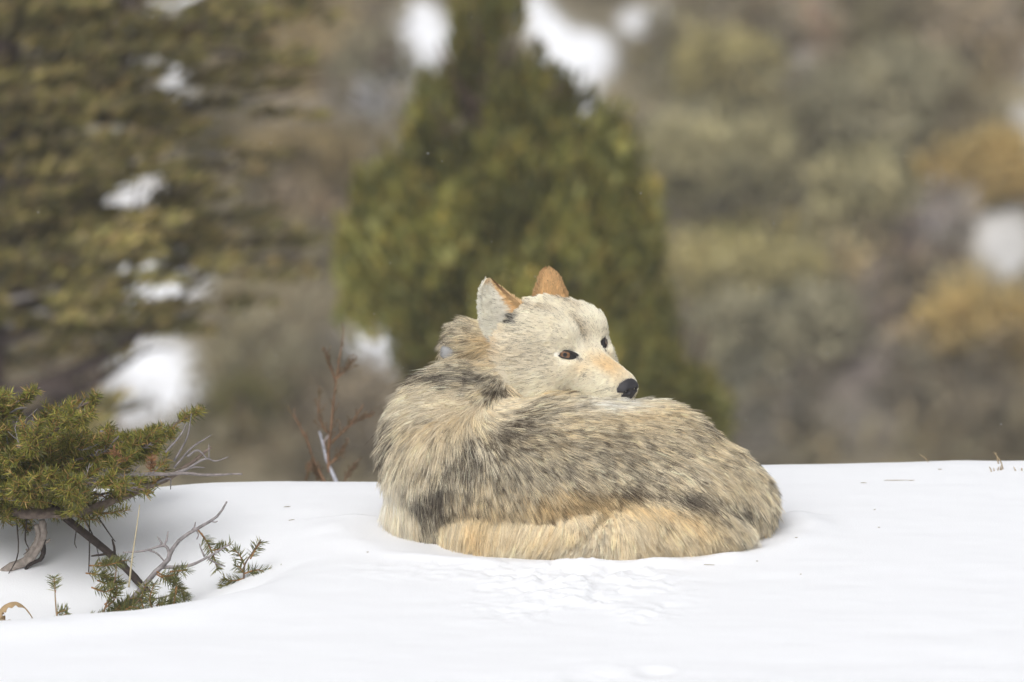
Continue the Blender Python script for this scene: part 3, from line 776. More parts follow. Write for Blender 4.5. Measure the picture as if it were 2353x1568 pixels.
cn = P(1085, 900, 0.06); a1 = nrm(P(1040, 815, 0.03) - cn); a2 = A(0, 1, 0)
mb.tube(cn + (np.cos(th)[:, None] * a1 * 84 + np.sin(th)[:, None] * a2 * 88) * K, 9 * K, 8, S(60, 58, 58))
mb.build('band', M_COL, col)

# ------------------------------------------------------------------ far hillside across the draw
HY0, HZ0, HSL = 43.0, -6.3, 0.45
def hill_plane(y): return HZ0 + HSL * (y - HY0)
def hill_z(x, y):
    p = np.stack([x, y], -1)
    return hill_plane(y) + 0.5 * fbm(p * 0.35, 90, 3) + 0.10 * fbm(p * 1.6, 94, 3)
def on_hill(vx, vy):
    """where the line of sight through a design coordinate meets the hillside"""
    vx = np.asarray(vx, float); vy = np.asarray(vy, float)
    d = CF + ((vx - 1176.5) * K / DIST)[..., None] * CR + ((784 - vy) * K / DIST)[..., None] * CU
    t = (HZ0 - HSL * HY0 - CAMP[2] + HSL * CAMP[1]) / (d[..., 2] - HSL * d[..., 1])
    return CAMP + d * t[..., None]
# ground cover patches on the slope: x, y, rx, ry (design units), colour
COVER = [(720, 130, 130, 90, (152, 134, 98)), (850, 140, 60, 45, (84, 78, 80)), (800, 300, 65, 36, (92, 84, 74)), (690, 375, 110, 40, (162, 144, 104)), (640, 250, 70, 60, (150, 140, 130)), (720, 500, 90, 60, (132, 116, 98)), (560, 700, 120, 60, (138, 126, 100)),
    (870, 215, 70, 22, (182, 184, 196)), (760, 215, 40, 30, (150, 142, 138)), (600, 850, 120, 80, (128, 120, 98)), (560, 960, 70, 50, (112, 106, 56)), (640, 1010, 90, 60, (130, 110, 84)), (820, 1000, 120, 70, (88, 78, 66)), (780, 800, 70, 40, (130, 125, 125)),
    (1620, 170, 100, 60, (134, 126, 84)), (1750, 50, 200, 60, (116, 106, 88)), (1910, 95, 62, 44, (178, 152, 140)), (1850, 190, 46, 60, (150, 148, 152)), (1560, 240, 60, 40, (150, 146, 130)), (1700, 390, 190, 130, (112, 108, 82)), (2010, 250, 130, 150, (94, 90, 68)), (2200, 90, 140, 90, (114, 102, 78)),
    (2020, 450, 120, 60, (122, 116, 78)), (1640, 470, 46, 70, (92, 84, 92)), (1560, 330, 40, 70, (150, 142, 112)), (1540, 480, 40, 120, (104, 98, 96)), (1850, 520, 120, 50, (104, 98, 88)), (1720, 620, 170, 66, (142, 134, 80)), (1760, 780, 180, 90, (78, 78, 66)), (1980, 660, 70, 80, (150, 138, 110)),
    (2000, 860, 120, 120, (116, 106, 104)), (1860, 1000, 300, 70, (110, 104, 98)), (1700, 910, 90, 60, (134, 132, 116)), (2250, 950, 150, 120, (106, 97, 84)), (2150, 520, 90, 80, (150, 144, 148)), (2100, 640, 60, 90, (112, 98, 92)), (300, 450, 200, 150, (140, 130, 115)), (100, 700, 150, 100, (140, 134, 132)), (200, 950, 150, 70, (128, 114, 98))]
SNOWP = [(980, 70, 58, 80), (945, 150, 40, 30), (1310, 125, 88, 62), (1362, 235, 30, 60), (1245, 40, 40, 60), (1470, 18, 58, 34), (2350, 150, 26, 40), (2348, 320, 38, 60), (2320, 560, 60, 90), (390, 15, 85, 34), (290, 130, 50, 40), (350, 640, 130, 60),
         (350, 870, 105, 110), (880, 808, 80, 62), (400, 200, 56, 50), (290, 450, 80, 60), (240, 290, 40, 30), (100, 690, 60, 26)]
SNW = {(2320, 560): .5, (350, 640): .85, (290, 450): .7, (240, 290): .6, (1470, 18): .7, (945, 150): .6, (100, 690): .6, (1362, 235): .85}
def hill_cover(x, y):
    p = np.stack([x, y, hill_plane(y)], -1)
    vx, vy = toV(p)
    wob = np.stack([x * 1.3, y * 1.3], -1)
    vx = vx + 110 * fbm(wob, 101, 5); vy = vy + 80 * fbm(wob, 107, 5)
    n = fbm(np.stack([x * 1.1, y * 0.9], -1), 113, 4)
    c = lerp(np.broadcast_to(S(142, 131, 106), p.shape), S(108, 101, 86), np.clip(.5 + 2.2 * n, 0, 1))
    for X, Y, a, b, k in COVER:
        w = np.exp(-(((vx - X) / a) ** 2 + ((vy - Y) / b) ** 2) ** 1.3)
        c = lerp(c, S(*k) * 1.2, .85 * w)
    sn = np.zeros(x.shape)
    for X, Y, a, b in SNOWP:
        sn = np.maximum(sn, SNW.get((X, Y), 1.0) * smooth(1.45, .70, np.hypot((vx - X) / a, (vy - Y) / b)))
    outside = (vx < -150) | (vx > 2500) | (vy < -150)
    sn = np.where(outside, smooth(.10, .2, fbm(np.stack([x * .45, y * .45], -1), 120, 4)), sn)
    sn = np.where(outside, sn, sn * smooth(-.05, .4, vnoise(np.stack([x * 2.6, y * 2.0], -1), 125) + .30 * fbm(np.stack([x * 9, y * 6], -1), 126, 2)))
    m = 1 + 0.5 * fbm(np.stack([x * 4, y * 4], -1), 131, 3)
    c = c * m[..., None]
    return lerp(c, S(242, 243, 247), sn), sn
M_HILL = mat_tint('hillside_cover', 0.95, 0.18, 7, 0.0, 0.05)
hx = axis(-6.5, 6.5, 0.07, -80, 80, 1.18); hy = axis(38, 58, 0.10, 30, 108, 1.18)
X_, Y_ = np.meshgrid(hx, hy, indexing='ij'); Z_ = hill_z(X_, Y_)
hc, hsn = hill_cover(X_.ravel(), Y_.ravel())
Zr = Z_.ravel() + 0.06 * hsn + (1 - hsn) * 0.12 * fbm(np.stack([X_.ravel() * 5, Y_.ravel() * 5], -1), 140, 3)
o = mesh('hillside', np.stack([X_.ravel(), Y_.ravel(), Zr], -1), grid_faces(len(hx), len(hy)), M_HILL, None, True, hc)
tag(o, kind='structure')

# ------------------------------------------------------------------ foliage
def leaf_cloud(cen, rad, n, size, cols, rng, up=0.4, spray=None, elong=2.2):
    """n small leaf faces scattered in an ellipsoid, denser outside; returns verts, faces, colours"""
    d = nrm(rng.normal(size=(n, 3))); r = rng.random(n) ** .45
    c = cen + d * r[:, None] * rad
    a = nrm(d * .7 + np.array([0, 0, up]) + rng.normal(0, .45, (n, 3)))
    if spray is not None: a = nrm(a * .5 + spray)
    b = nrm(np.cross(a, rng.normal(size=(n, 3))))
    s = size * rng.uniform(.6, 1.4, n)[:, None]
    v = np.stack([c - a * s * .5 * elong, c + b * s * .5, c + a * s * .5 * elong, c - b * s * .5], 1).reshape(-1, 3)
    f = np.arange(4 * n).reshape(-1, 4)
    col = cols[rng.integers(0, len(cols), n)] * rng.uniform(.75, 1.25, n)[:, None]
    return v, f, np.repeat(col, 4, 0)
def inpoly(x, y, poly):
    poly = np.asarray(poly, float); r = np.zeros(np.shape(x), bool); j = len(poly) - 1
    for i in range(len(poly)):
        xi, yi = poly[i]; xj, yj = poly[j]
        c = ((yi > y) != (yj > y)) & (x < (xj - xi) * (y - yi) / (yj - yi + 1e-9) + xi); r ^= c; j = i
    return r
# ---- the juniper behind the wolf
rng = np.random.default_rng(21)
JY = 16.0; JK = K * (JY - CAMP[1]) / DIST * 1.0
JPOLY = [(1120, -110), (1160, -60), (1205, 20), (1212, 110), (1262, 175), (1335, 275), (1405, 320), (1468, 405), (1505, 500), (1500, 590), (1455, 640), (1400, 690), (1440, 780), (1480, 870), (1380, 960), (1200, 1020), (1040, 1000), (985, 870), (930, 780), (850, 735), (795, 690), (768, 610), (775, 530), (800, 455), (845, 400), (895, 320), (945, 290), (985, 215), (1028, 160), (1045, 60), (1080, -50)]
jb = P(1150, 1080, JY); jb[2] = float(ground(np.array([jb[0]]), np.array([JY]))[0])
jun = empty('juniper_tree', tuple(jb)); tag(jun, 'dense olive green juniper standing directly behind the wolf', 'tree')
mb = MB()
mb.tube(curve([jb - A(0, 0, .15), P(1150, 900, JY), P(1135, 500, JY + .05), P(1125, 150, JY), P(1120, -80, JY)], 16), np.linspace(.10, .012, 16), 8, S(110, 92, 78), .2)
for i in range(34):
    h = rng.uniform(.12, .92); vy = 950 - 950 * h; x0 = 1140 - 20 * h; sg = rng.choice([-1, 1]); ln = rng.uniform(120, 330) * (1 - h * .75)
    dy = rng.normal(0, .25)
    mb.tube(curve([P(x0, vy, JY), P(x0 + sg * ln * .5, vy - 40, JY + dy * .5), P(x0 + sg * ln, vy - 150, JY + dy)], 8), np.linspace(.035, .006, 8) * (1 - .6 * h), 5, S(104, 88, 74), .2)
mb.build('trunk', M_BARK, jun)
JC = np.array([S(128, 122, 60), S(108, 106, 50), S(94, 94, 46), S(130, 128, 78), S(84, 86, 46), S(138, 122, 62)]) * 1.65
cnt = 0; mb = MB()
while cnt < 560:
    x = rng.uniform(735, 1540); y = rng.uniform(-130, 1020)
    if not inpoly(x + 130 * fbm(A(x, y) [None] * .013, 158, 3)[0], y + 150 * fbm(A(x, y)[None] * .013, 159, 3)[0], JPOLY): continue
    row = [q for q in np.linspace(700, 1575, 70) if inpoly(q, y, JPOLY)] or [x - 30, x + 30]
    c0, w = (row[0] + row[-1]) / 2, max((row[-1] - row[0]) / 2, 20)
    dm = w * math.sqrt(max(0, 1 - ((x - c0) / w) ** 2))
    yy = rng.choice([-1, 1], p=[.72, .28]) * dm * rng.uniform(.45, 1.0)
    if fbm(A(x * .012, y * .012, yy * .012)[None], 150, 2)[0] < -.07: continue
    tone = (.5 + .6 * rng.random()) * (1 + 2.8 * fbm(A(x * .006, y * .006, yy * .006)[None], 155, 2)[0])
    v, f, c = leaf_cloud(P(x, y, JY + yy * JK), A(.075, .075, .16) * rng.uniform(.7, 1.25), 75, .024, JC * tone, rng, .6, A((x - c0) / w * .4, yy / w * .3, .8))
    mb.add(v, f, c); cnt += 1
o = mb.build('crown', M_LEAF, jun, False)
# ---- a low juniper showing at the right foot of the tall one
def small_juniper(name, label, base, poly, y, n, cols, seed, leaf=.024, crad=.08, group=None, cat='shrub', per=70):
    r = np.random.default_rng(seed)
    poly = np.array(poly, float); k = K * (y - CAMP[1]) / DIST
    b = P(*base, y)
    e = empty(name, tuple(b)); tag(e, label, cat, group)
    m = MB(); cx = poly[:, 0].mean(); top = poly[:, 1].min()
    for i in range(7):
        tx = r.uniform(poly[:, 0].min() * .7 + cx * .3, poly[:, 0].max() * .7 + cx * .3); ty = r.uniform(top * .8 + base[1] * .2, base[1] * .35 + top * .65)
        m.tube(curve([b - A(0, 0, .05), P((base[0] + tx) / 2, base[1] * .6 + ty * .4, y + r.normal(0, .08)), P(tx, ty, y + r.normal(0, .15))], 7), np.linspace(.03, .005, 7) * crad / .08, 5, S(100, 86, 74), .2)
    m.build('stem', M_BARK, e)
    m = MB(); c = 0
    w = (poly[:, 0].max() - poly[:, 0].min()) / 2
    while c < n:
        x = r.uniform(poly[:, 0].min(), poly[:, 0].max()); yy = r.uniform(poly[:, 1].min(), poly[:, 1].max())
        if not inpoly(x, yy, poly): continue
        dm = w * math.sqrt(max(0, 1 - ((x - cx) / w) ** 2)) * .8
        d = r.choice([-1, 1], p=[.7, .3]) * dm * r.uniform(.3, 1)
        m.add(*leaf_cloud(P(x, yy, y + d * k), A(crad, crad, crad * 1.2) * r.uniform(.7, 1.3), per, leaf, np.asarray(cols) * (.75 + .5 * r.random()), r, .6)); c += 1
    m.build('crown', M_LEAF, e, False)
    return e
small_juniper('juniper_shrub', 'low dark green juniper to the right of the wolf\'s nose, behind its back', (1540, 1090), [(1440, 720), (1500, 700), (1530, 650), (1545, 720), (1530, 800), (1600, 850), (1650, 900), (1668, 960), (1640, 1060), (1440, 1080), (1420, 900)], 18.0, 90, JC * .8, 31)
def hill_shrub(name, label, vx, vy, rx, ry, cols, seed, n=60, cat='shrub', group=None):
    """rounded bush growing on the slope"""
    p = on_hill(vx, vy + ry); y = p[1]
    th = np.linspace(0, 2 * math.pi, 14, endpoint=False); r = np.random.default_rng(seed)
    k = 1 + .30 * r.normal(size=14)
    poly = np.stack([vx + 1.25 * rx * np.cos(th) * k, vy + 1.15 * ry * np.sin(th) * k], -1); n = int(n * .6)
    return small_juniper(name, label, (vx, vy + ry), poly, y, n, cols, seed + 1, .05, .19, group, cat, 42)
GOLD = np.array([S(168, 146, 84), S(154, 132, 76), S(138, 120, 76), S(176, 156, 104)]) * 1.9
OLV = np.array([S(146, 138, 84), S(128, 122, 74), S(110, 106, 66), S(150, 140, 92)]) * 2.2
DKG = np.array([S(74, 78, 62), S(88, 88, 72), S(64, 66, 54), S(94, 92, 76)]) * 2.8
GRN = np.array([S(112, 110, 74), S(96, 96, 66), S(124, 118, 84), S(86, 86, 62)]) * 2.6
BRN = np.array([S(122, 108, 92), S(104, 94, 82), S(136, 120, 98), S(112, 104, 100)]) * 2.4
AVG = S(128, 119, 96) * 2.3
GOLD, OLV, DKG, GRN, BRN = (q + (AVG - q) * w for q, w in ((GOLD, .25), (OLV, .4), (DKG, .5), (GRN, .5), (BRN, .4)))
hill_shrub('ochre_shrub', 'golden ochre shrub on the far slope at the right edge, upper of two', 2240, 385, 120, 40, GOLD, 41, 70)
hill_shrub('ochre_shrub', 'golden ochre shrub on the far slope at the right edge, lower of two', 2250, 745, 115, 65, GOLD * .95, 43, 80)
hill_shrub('olive_shrub', 'wide yellow olive shrub on the far slope right of the tall juniper', 1710, 620, 165, 55, OLV, 45, 90)
hill_shrub('dark_shrub', 'dark grey green shrub on the far slope below the yellow olive one', 1765, 770, 165, 70, DKG, 47, 90)
hill_shrub('olive_shrub', 'olive shrub on the far slope high up, right of the snow patch', 1640, 160, 90, 55, OLV * .92, 49, 50)
hill_shrub('dark_shrub', 'tall dark olive shrub on the far slope towards the upper right', 2030, 240, 95, 120, np.array(DKG) * 1.1, 51, 90)
hill_shrub('green_shrub', 'broad grey green shrub on the far slope beside the tall juniper', 1690, 380, 120, 90, GRN, 53, 90)
hill_shrub('green_shrub', 'grey green shrub on the far slope between the dark and ochre shrubs', 1990, 480, 100, 60, GRN * 1.1, 55, 60)
hill_shrub('brown_shrub', 'brown leafless looking shrub on the far slope in the top right corner', 2220, 90, 110, 70, BRN * .9, 57, 60)
hill_shrub('tan_shrub', 'orange tan shrub just right of the tall juniper, level with the ear', 1440, 640, 48, 60, np.array([S(176, 142, 92), S(156, 128, 84), S(190, 150, 88)]), 59, 40)
hill_shrub('tan_shrub', 'tan grassy shrub on the far slope left of the tall juniper', 700, 380, 95, 36, np.array([S(168, 148, 104), S(150, 134, 98)]), 61, 50)
hill_shrub('dark_shrub', 'small dark grey shrub on the far slope, upper left of the tall juniper', 850, 135, 52, 40, DKG * .9, 63, 30)
hill_shrub('brown_shrub', 'dark brown shrub on the far slope left of the wolf\'s shoulder', 830, 990, 90, 70, BRN * .72, 65, 50)
hill_shrub('olive_shrub', 'small olive green shrub on the far slope above the snow crest at left', 555, 955, 55, 48, np.array([S(112, 108, 54), S(96, 94, 48), S(126, 116, 62)]), 67, 36)
# brush too small and blurred to count
rng = np.random.default_rng(77); mb = MB(); c = 0
while c < 1300:
    vx, vy = rng.uniform(-350, 2700), rng.uniform(-300, 1120)
    if any(((vx - X) / (a + 45)) ** 2 + ((vy - Y) / (b + 45)) ** 2 < 1 for X, Y, a, b in SNOWP): continue
    p = on_hill(vx, vy); p[2] = hill_z(p[:1], p[1:2])[0]
    cc = hill_cover(p[:1], p[1:2])[0][0]
    s = rng.uniform(.10, .42)
    tone = rng.choice([.8, 1.1, 1.5, 1.9], p=[.2, .3, .35, .15])
    mb.add(*leaf_cloud(p + A(0, 0, s * .5), A(s, s, s * .9), 46, .055, cc[None] * tone * np.array([[1, 1, 1], [1.08, 1, .85], [.95, 1, .95]]), rng, .5)); c += 1
o = mb.build('hillside_brush', M_LEAF, None, False); tag(o, 'blurred grey and tan sagebrush covering the far slope', None, None, 'stuff')

# ---- the ragged conifer on the left, between camera and slope
rng = np.random.default_rng(88)
FY = 12.5; FK = K * (FY - CAMP[1]) / DIST
fb = P(-60, 1200, FY); fb[2] = float(ground(fb[:1], np.array([FY]))[0])
con = empty('conifer_tree', tuple(fb)); tag(con, 'ragged olive brown conifer with open branches filling the upper left', 'tree')
mb = MB(); mb.tube(curve([fb - A(0, 0, .2), P(-40, 950, FY), P(-20, 500, FY + .1), P(20, 0, FY), P(60, -420, FY)], 18), np.linspace(.10, .04, 18), 9, S(84, 72, 66), .25)
mb.build('trunk', M_BARK, con)
BR = []
LIMBS = [((60, 930), (220, 830), (350, 740), (480, 625), -.2), ((65, 720), (300, 640), (480, 600), (690, 590), .1), ((70, 560), (260, 520), (430, 500), (640, 480), 0), ((60, 420), (280, 400), (430, 380), (600, 400), -.2),
         ((70, 330), (260, 260), (420, 250), (660, 215), .2), ((75, 180), (260, 130), (420, 120), (690, 130), .0), ((80, 60), (260, 40), (480, 60), (660, 30), -.2), ((85, -60), (280, -60), (500, -40), (640, 60), .1),
         ((60, 850), (-60, 780), (-160, 740), (-260, 700), .0), ((65, 600), (-60, 560), (-200, 520), (-320, 520), .1), ((70, 350), (-60, 320), (-200, 260), (-320, 270), -.1), ((80, 100), (-60, 60), (-200, 40), (-300, 20), 0),
         ((65, 780), (180, 720), (260, 700), (330, 560), -.4), ((65, 660), (140, 640), (220, 560), (300, 540), -.5), ((70, 480), (140, 430), (240, 330), (330, 320), -.5), ((75, 250), (140, 200), (230, 200), (330, 100), -.5), ((80, 40), (160, 20), (260, -10), (330, 40), -.5),
         ((65, 900), (160, 890), (200, 900), (230, 880), -.4), ((60, 1000), (140, 920), (250, 860), (330, 810), .3)]
LIMBS = [((a[0] - 95, a[1] + 10), b, c_, d, dy) for a, b, c_, d, dy in LIMBS]
for a, b, c_, d, dy in LIMBS:
    m = MB(); pts = curve([P(*a, FY), P(*b, FY + dy * .4), P(*c_, FY + dy * .8), P(*d, FY + dy)], 12)
    m.tube(pts, np.linspace(.035, .006, 12), 6, S(80, 70, 66), .25)
    for k in range(7):
        q = pts[rng.integers(3, 12)]; e = q + A(rng.normal(0, .10), rng.normal(0, .1), rng.normal(.03, .08))
        m.tube(np.stack([q, (q + e) / 2 + A(0, 0, .015), e]), [.007, .005, .003], 4, S(88, 76, 70))
    m.build('branch', M_BARK, con); BR.append(pts)
GAPS = [(385, 20, 80, 34), (285, 130, 46, 36), (395, 205, 52, 42), (350, 640, 120, 44), (350, 870, 100, 100), (290, 450, 66, 48), (100, 690, 60, 26), (240, 290, 36, 26), (560, 660, 120, 30), (120, 880, 120, 60)]
CC = np.array([S(112, 104, 58), S(98, 94, 52), S(82, 78, 48), S(126, 114, 70), S(66, 64, 44), S(114, 98, 62), S(98, 88, 66)]) * 2.0
mb = MB(); c = 0
while c < 640:
    pts = BR[rng.integers(0, len(BR))]; q = pts[rng.integers(2, 12)] + rng.normal(0, 1, 3) * A(.11, .14, .085)
    vx, vy = toV(q)
    if any(((vx - X) / a) ** 2 + ((vy - Y) / b) ** 2 < 1 for X, Y, a, b in GAPS) and rng.random() < .93: continue
    if vx > 350 and rng.random() < .45: continue
    if vy > 760 and rng.random() < .8: continue
    tone = (.45 + .7 * rng.random()) * (1 + 1.6 * fbm(q[None] * 2.2, 170, 2)[0])
    mb.add(*leaf_cloud(q, A(.13, .07, .03) * rng.uniform(.5, 1.4), 52, .015, CC * tone, rng, .3, A(.9 * np.sign(vx + 40), 0, .45), 3.6)); c += 1
mb.build('crown', M_LEAF, con, False)

# ------------------------------------------------------------------ foreground plants at the left
def needles(mb, pts, rng, length, width, step, cols, flat=0.25, start=0.0):
    """needles set all round a twig"""
    seg = np.linalg.norm(np.diff(pts, axis=0), axis=1); tot = seg.sum(); n = max(2, int(tot * (1 - start) / step))
    s = np.sort(rng.uniform(start, 1, n)) * tot; cum = np.concatenate([[0], np.cumsum(seg)])
    p = np.stack([np.interp(s, cum, pts[:, k]) for k in range(3)], -1)
    t = nrm(np.stack([np.interp(s, (cum[1:] + cum[:-1]) / 2, np.diff(pts[:, k]) / seg) for k in range(3)], -1))
    r = rng.normal(size=(n, 3)); r[:, 2] = r[:, 2] * (1 - flat) + .15; r = nrm(r - (r * t).sum(-1, keepdims=True) * t)
    a = nrm(r + t * rng.uniform(.25, .75, n)[:, None])
    L = (length * rng.uniform(.7, 1.15, n))[:, None]; b = nrm(np.cross(a, rng.normal(size=(n, 3)))) * width
    v = np.stack([p - b * .35, p + b * .35, p + a * L * .55 + b * .5 , p + a * L, p + a * L * .55 - b * .5], 1).reshape(-1, 3)
    i = np.arange(n)[:, None] * 5
    f = np.vstack([np.hstack([i, i + 1, i + 2, i + 4]), np.hstack([i + 4, i + 2, i + 3, i + 3])])
    c = cols[rng.integers(0, len(cols), n)] * rng.uniform(.75, 1.25, n)[:, None]
    mb.add(v, f, np.repeat(c, 5, 0))
NC = np.array([S(124, 122, 48), S(104, 106, 42), S(136, 128, 56), S(86, 92, 40), S(112, 112, 46), S(72, 78, 38), S(150, 124, 76), S(96, 92, 58)]) * 1.35
NC2 = np.array([S(92, 96, 58), S(78, 84, 50), S(108, 108, 62), S(118, 112, 60)]) * 1.3
BARKC, GREYC, DARKC = S(112, 92, 72), S(138, 132, 132), S(64, 56, 52)
NL, NW = 24 * K, 1.9 * K
rng = np.random.default_rng(5)
tb = P(-190, 1230, 0.0); tb[2] = float(ground(tb[:1], np.array([0.0]))[0])
fir = empty('fir_bush', tuple(tb)); tag(fir, 'low spreading fir with yellow green needles at the left edge', 'fir')
mb = MB(); mb.tube(curve([tb - A(0, 0, .06), P(-190, 1190, 0), P(-175, 1120, 0), P(-170, 1000, .02), P(-165, 860, .0)], 12), np.linspace(.045, .016, 12), 10, DARKC, .25); mb.build('trunk', M_BARK, fir)
CROWN = [(-400, 930), (0, 893), (60, 900), (95, 888), (150, 915), (225, 905), (245, 925), (235, 960), (290, 1000), (340, 990), (400, 965), (455, 938), (482, 932), (450, 985), (430, 1020), (400, 1060), (380, 1100), (350, 1140), (330, 1170), (280, 1195), (180, 1215), (60, 1225), (0, 1240), (-400, 1250)]
nd = MB(); tw = MB(); nd_o = MB()
limbs = [([(-170, 1130, 0), (0, 1170, -.05), (180, 1175, -.08), (330, 1120, -.06), (420, 1080, -.05), (488, 1025, -.04)], 17, 3, 1),
         ([(-170, 1100, 0), (60, 1060, .02), (240, 1030, .02), (380, 985, .0), (455, 948, -.02)], 9, 2, 1),
         ([(-170, 1060, 0), (20, 1010, .05), (140, 955, .06), (232, 912, .05)], 8, 2, 1), ([(-170, 1020, 0), (-20, 960, -.05), (92, 893, -.08)], 7, 2, 1),
         ([(-170, 1140, 0), (120, 1130, -.12), (300, 1090, -.13), (470, 1092, -.12), (556, 1090, -.11)], 7, 2, .35),
         ([(-170, 1150, 0), (50, 1120, -.2), (200, 1110, -.26), (340, 1125, -.28)], 7, 2, 1), ([(-170, 1130, 0), (40, 1080, .15), (190, 1040, .22), (320, 1020, .25)], 7, 2, 1)]
for i in range(36):
    tx, ty = rng.uniform(-40, 400), rng.uniform(900, 1190)
    if not inpoly(tx, ty, CROWN): continue
    yy = rng.uniform(-.30, .26)
    limbs.append(([(-170, 1130 + rng.normal(0, 30), 0), (-60 + tx * .3, 1130 * .55 + ty * .45 + rng.normal(0, 14), yy * .45), (tx * .7, 1130 * .25 + ty * .75 + rng.normal(0, 12), yy * .8), (tx, ty, yy)], rng.uniform(4, 7), 1.6, 1))
def okc(p):
    vx, vy = toV(p); return inpoly(vx, vy, CROWN)
for ctrl, r0, r1, leafy in limbs:
    c = np.array(ctrl); pts = curve(np.stack([P(*q) for q in c]), 40)
    pts = pts + np.stack([fbm(pts * 20, 160 + k, 2) for k in range(3)], -1) * .018
    m = MB(); m.tube(pts, np.linspace(r0, r1, 40) * K, 7, lerp(np.broadcast_to(BARKC * .8, (3,)), GREYC, .3 if leafy == 1 else .8), .3); m.build('branch', M_BARK, fir)
    T = nrm(np.gradient(pts, axis=0)); side = 1
    for j in range(7, 39):
        if rng.random() < .30: continue
        side = -side; t = j / 39
        d = nrm(T[j] * rng.uniform(.6, 1.0) + A(rng.normal(0, .25), side * rng.uniform(.35, 1.0), rng.normal(.18, .35)))
        ln = rng.uniform(45, 105) * (1.05 - .6 * t) * K
        q = curve([pts[j], pts[j] + d * ln * .5 + A(0, 0, -.002), pts[j] + d * ln + A(0, 0, .01)], 7)
        keep = okc(q); 
        if keep.sum() < 4: continue
        q = q[keep]
        bare = rng.random() > leafy * .93
        tw.tube(q, np.linspace(2.2, 1.1, len(q)) * K, 4, GREYC if bare else S(150, 116, 74), 0, False)
        if not bare: needles(nd, q, rng, NL, NW, 1.25 * K, NC, .2, .15)
        for s in (-1, 1):
            for kk in range(1, len(q)):
                if rng.random() < .55: continue
                d2 = nrm(d + s * nrm(np.cross(d, A(0, 0, 1))) * rng.uniform(.5, 1.1) + rng.normal(0, .25, 3)); l2 = rng.uniform(14, 40) * K * (1.1 - .6 * t)
                q2 = np.stack([q[kk], q[kk] + d2 * l2 * .5, q[kk] + d2 * l2 + A(0, 0, .003)])
                if not okc(q2)[-1]: continue
                tw.tube(q2, [1.3 * K, 1.1 * K, .9 * K], 3, GREYC if bare else S(158, 120, 74), 0, False)
                if not bare: needles(nd, q2, rng, NL * .9, NW, 1.2 * K, NC, .2)
# rusty dead sprays
for vx, vy in ((345, 1085), (352, 1078), (290, 1062)):
    b = P(vx, vy, -.26); e = b + A(rng.normal(0, .012), -.01, .028)
    needles(nd_o, np.stack([b, (b + e) / 2, e]), rng, NL * .8, NW, .7 * K, np.array([S(150, 108, 74), S(132, 98, 72)]))
# bare grey twigs at the tip
for ctrl in ([(400, 1075), (440, 1030), (470, 1010), (485, 1000)], [(420, 1085), (470, 1055), (495, 1060), (525, 1050)], [(430, 1050), (455, 1035), (478, 1055), (480, 1020)], [(395, 1090), (440, 1075), (470, 1075)], [(380, 1040), (415, 1000), (430, 970)], [(400, 1060), (430, 1005), (440, 950)], [(360, 1110), (390, 1100), (392, 1125)], [(230, 990), (255, 1005), (285, 1018)], [(150, 1015), (185, 1000), (200, 995)], [(10, 960), (40, 940), (62, 938)], [(150, 990), (180, 955), (195, 940)]):
    tw.tube(curve([P(x, y, -.10 + .0 * x) for x, y in ctrl], 12), np.linspace(3.2, 1.0, 12) * K, 5, GREYC * rng.uniform(.7, 1.1), .2)
# dead twigs hanging below the crown
for ctrl in ([(205, 1160), (205, 1290), (198, 1385)], [(180, 1165), (215, 1235), (232, 1300)], [(185, 1165), (172, 1240), (176, 1260)], [(210, 1165), (250, 1225), (265, 1245)], [(38, 1190), (42, 1270), (25, 1310), (10, 1330)], [(62, 1190), (58, 1240), (66, 1262), (54, 1275)]):
    tw.tube(curve([P(x, y, -.05) for x, y in ctrl], 10), np.linspace(2.0, .8, 10) * K, 5, DARKC, .5)
tag(tw.build('twigs', M_BARK, fir), kind='stuff')
tag(nd.build('needles', M_NEEDLE, fir, False), kind='stuff')
o = nd_o.build('dead_needles', M_NEEDLE, fir, False); tag(o, 'rusty orange dead needles', None, None, 'stuff')
m = MB()
for ctrl, r0, r1, cc in (([(-30, 1350), (20, 1308), (62, 1287), (88, 1262), (100, 1228), (96, 1195)], 12, 8, S(148, 138, 130)), ([(60, 1286), (75, 1262), (88, 1235), (84, 1205)], 8, 6, S(150, 140, 132)), ([(96, 1255), (110, 1243), (116, 1240)], 4, 2, S(160, 150, 142)), ([(70, 1283), (64, 1268), (60, 1262)], 4, 2, S(150, 140, 132)),
                         ([(100, 1240), (96, 1282), (66, 1300), (48, 1335), (30, 1362)], 6, 3, S(58, 52, 50))):
    m.tube(curve([P(x, y, -.03) for x, y in ctrl], 18), np.linspace(r0, r1, 18) * K, 8, cc, .45)
o = m.build('dead_limb', M_BARK, fir); tag(o, 'weathered grey dead limb under the needles')
# ---- dark stick leaning from the fir into the snow
def stand(v): return float(ground(np.array([v[0]]), np.array([v[1]]))[0])
m = MB(); sp = curve([P(120, 1165, -.04), P(258, 1278, -.10), P(330, 1350, -.14), P(362, 1385, -.16), P(370, 1402, -.17)], 20)
m.tube(sp, np.linspace(9.5, 7, 20) * K, 9, DARKC, .3)
for a, b in (((262, 1283), (258, 1240)), ((262, 1270), (210, 1278)), ((300, 1310), (330, 1345))): m.tube(curve([P(*a, -.10), P((a[0] + b[0]) / 2 + 3, (a[1] + b[1]) / 2, -.10), P(*b, -.11)], 6), np.linspace(4, 2, 6) * K, 5, DARKC, .2)
o = m.build('dark_stick', M_BARK); tag(o, 'dark straight dead stick slanting down from the fir into the snow', 'stick')
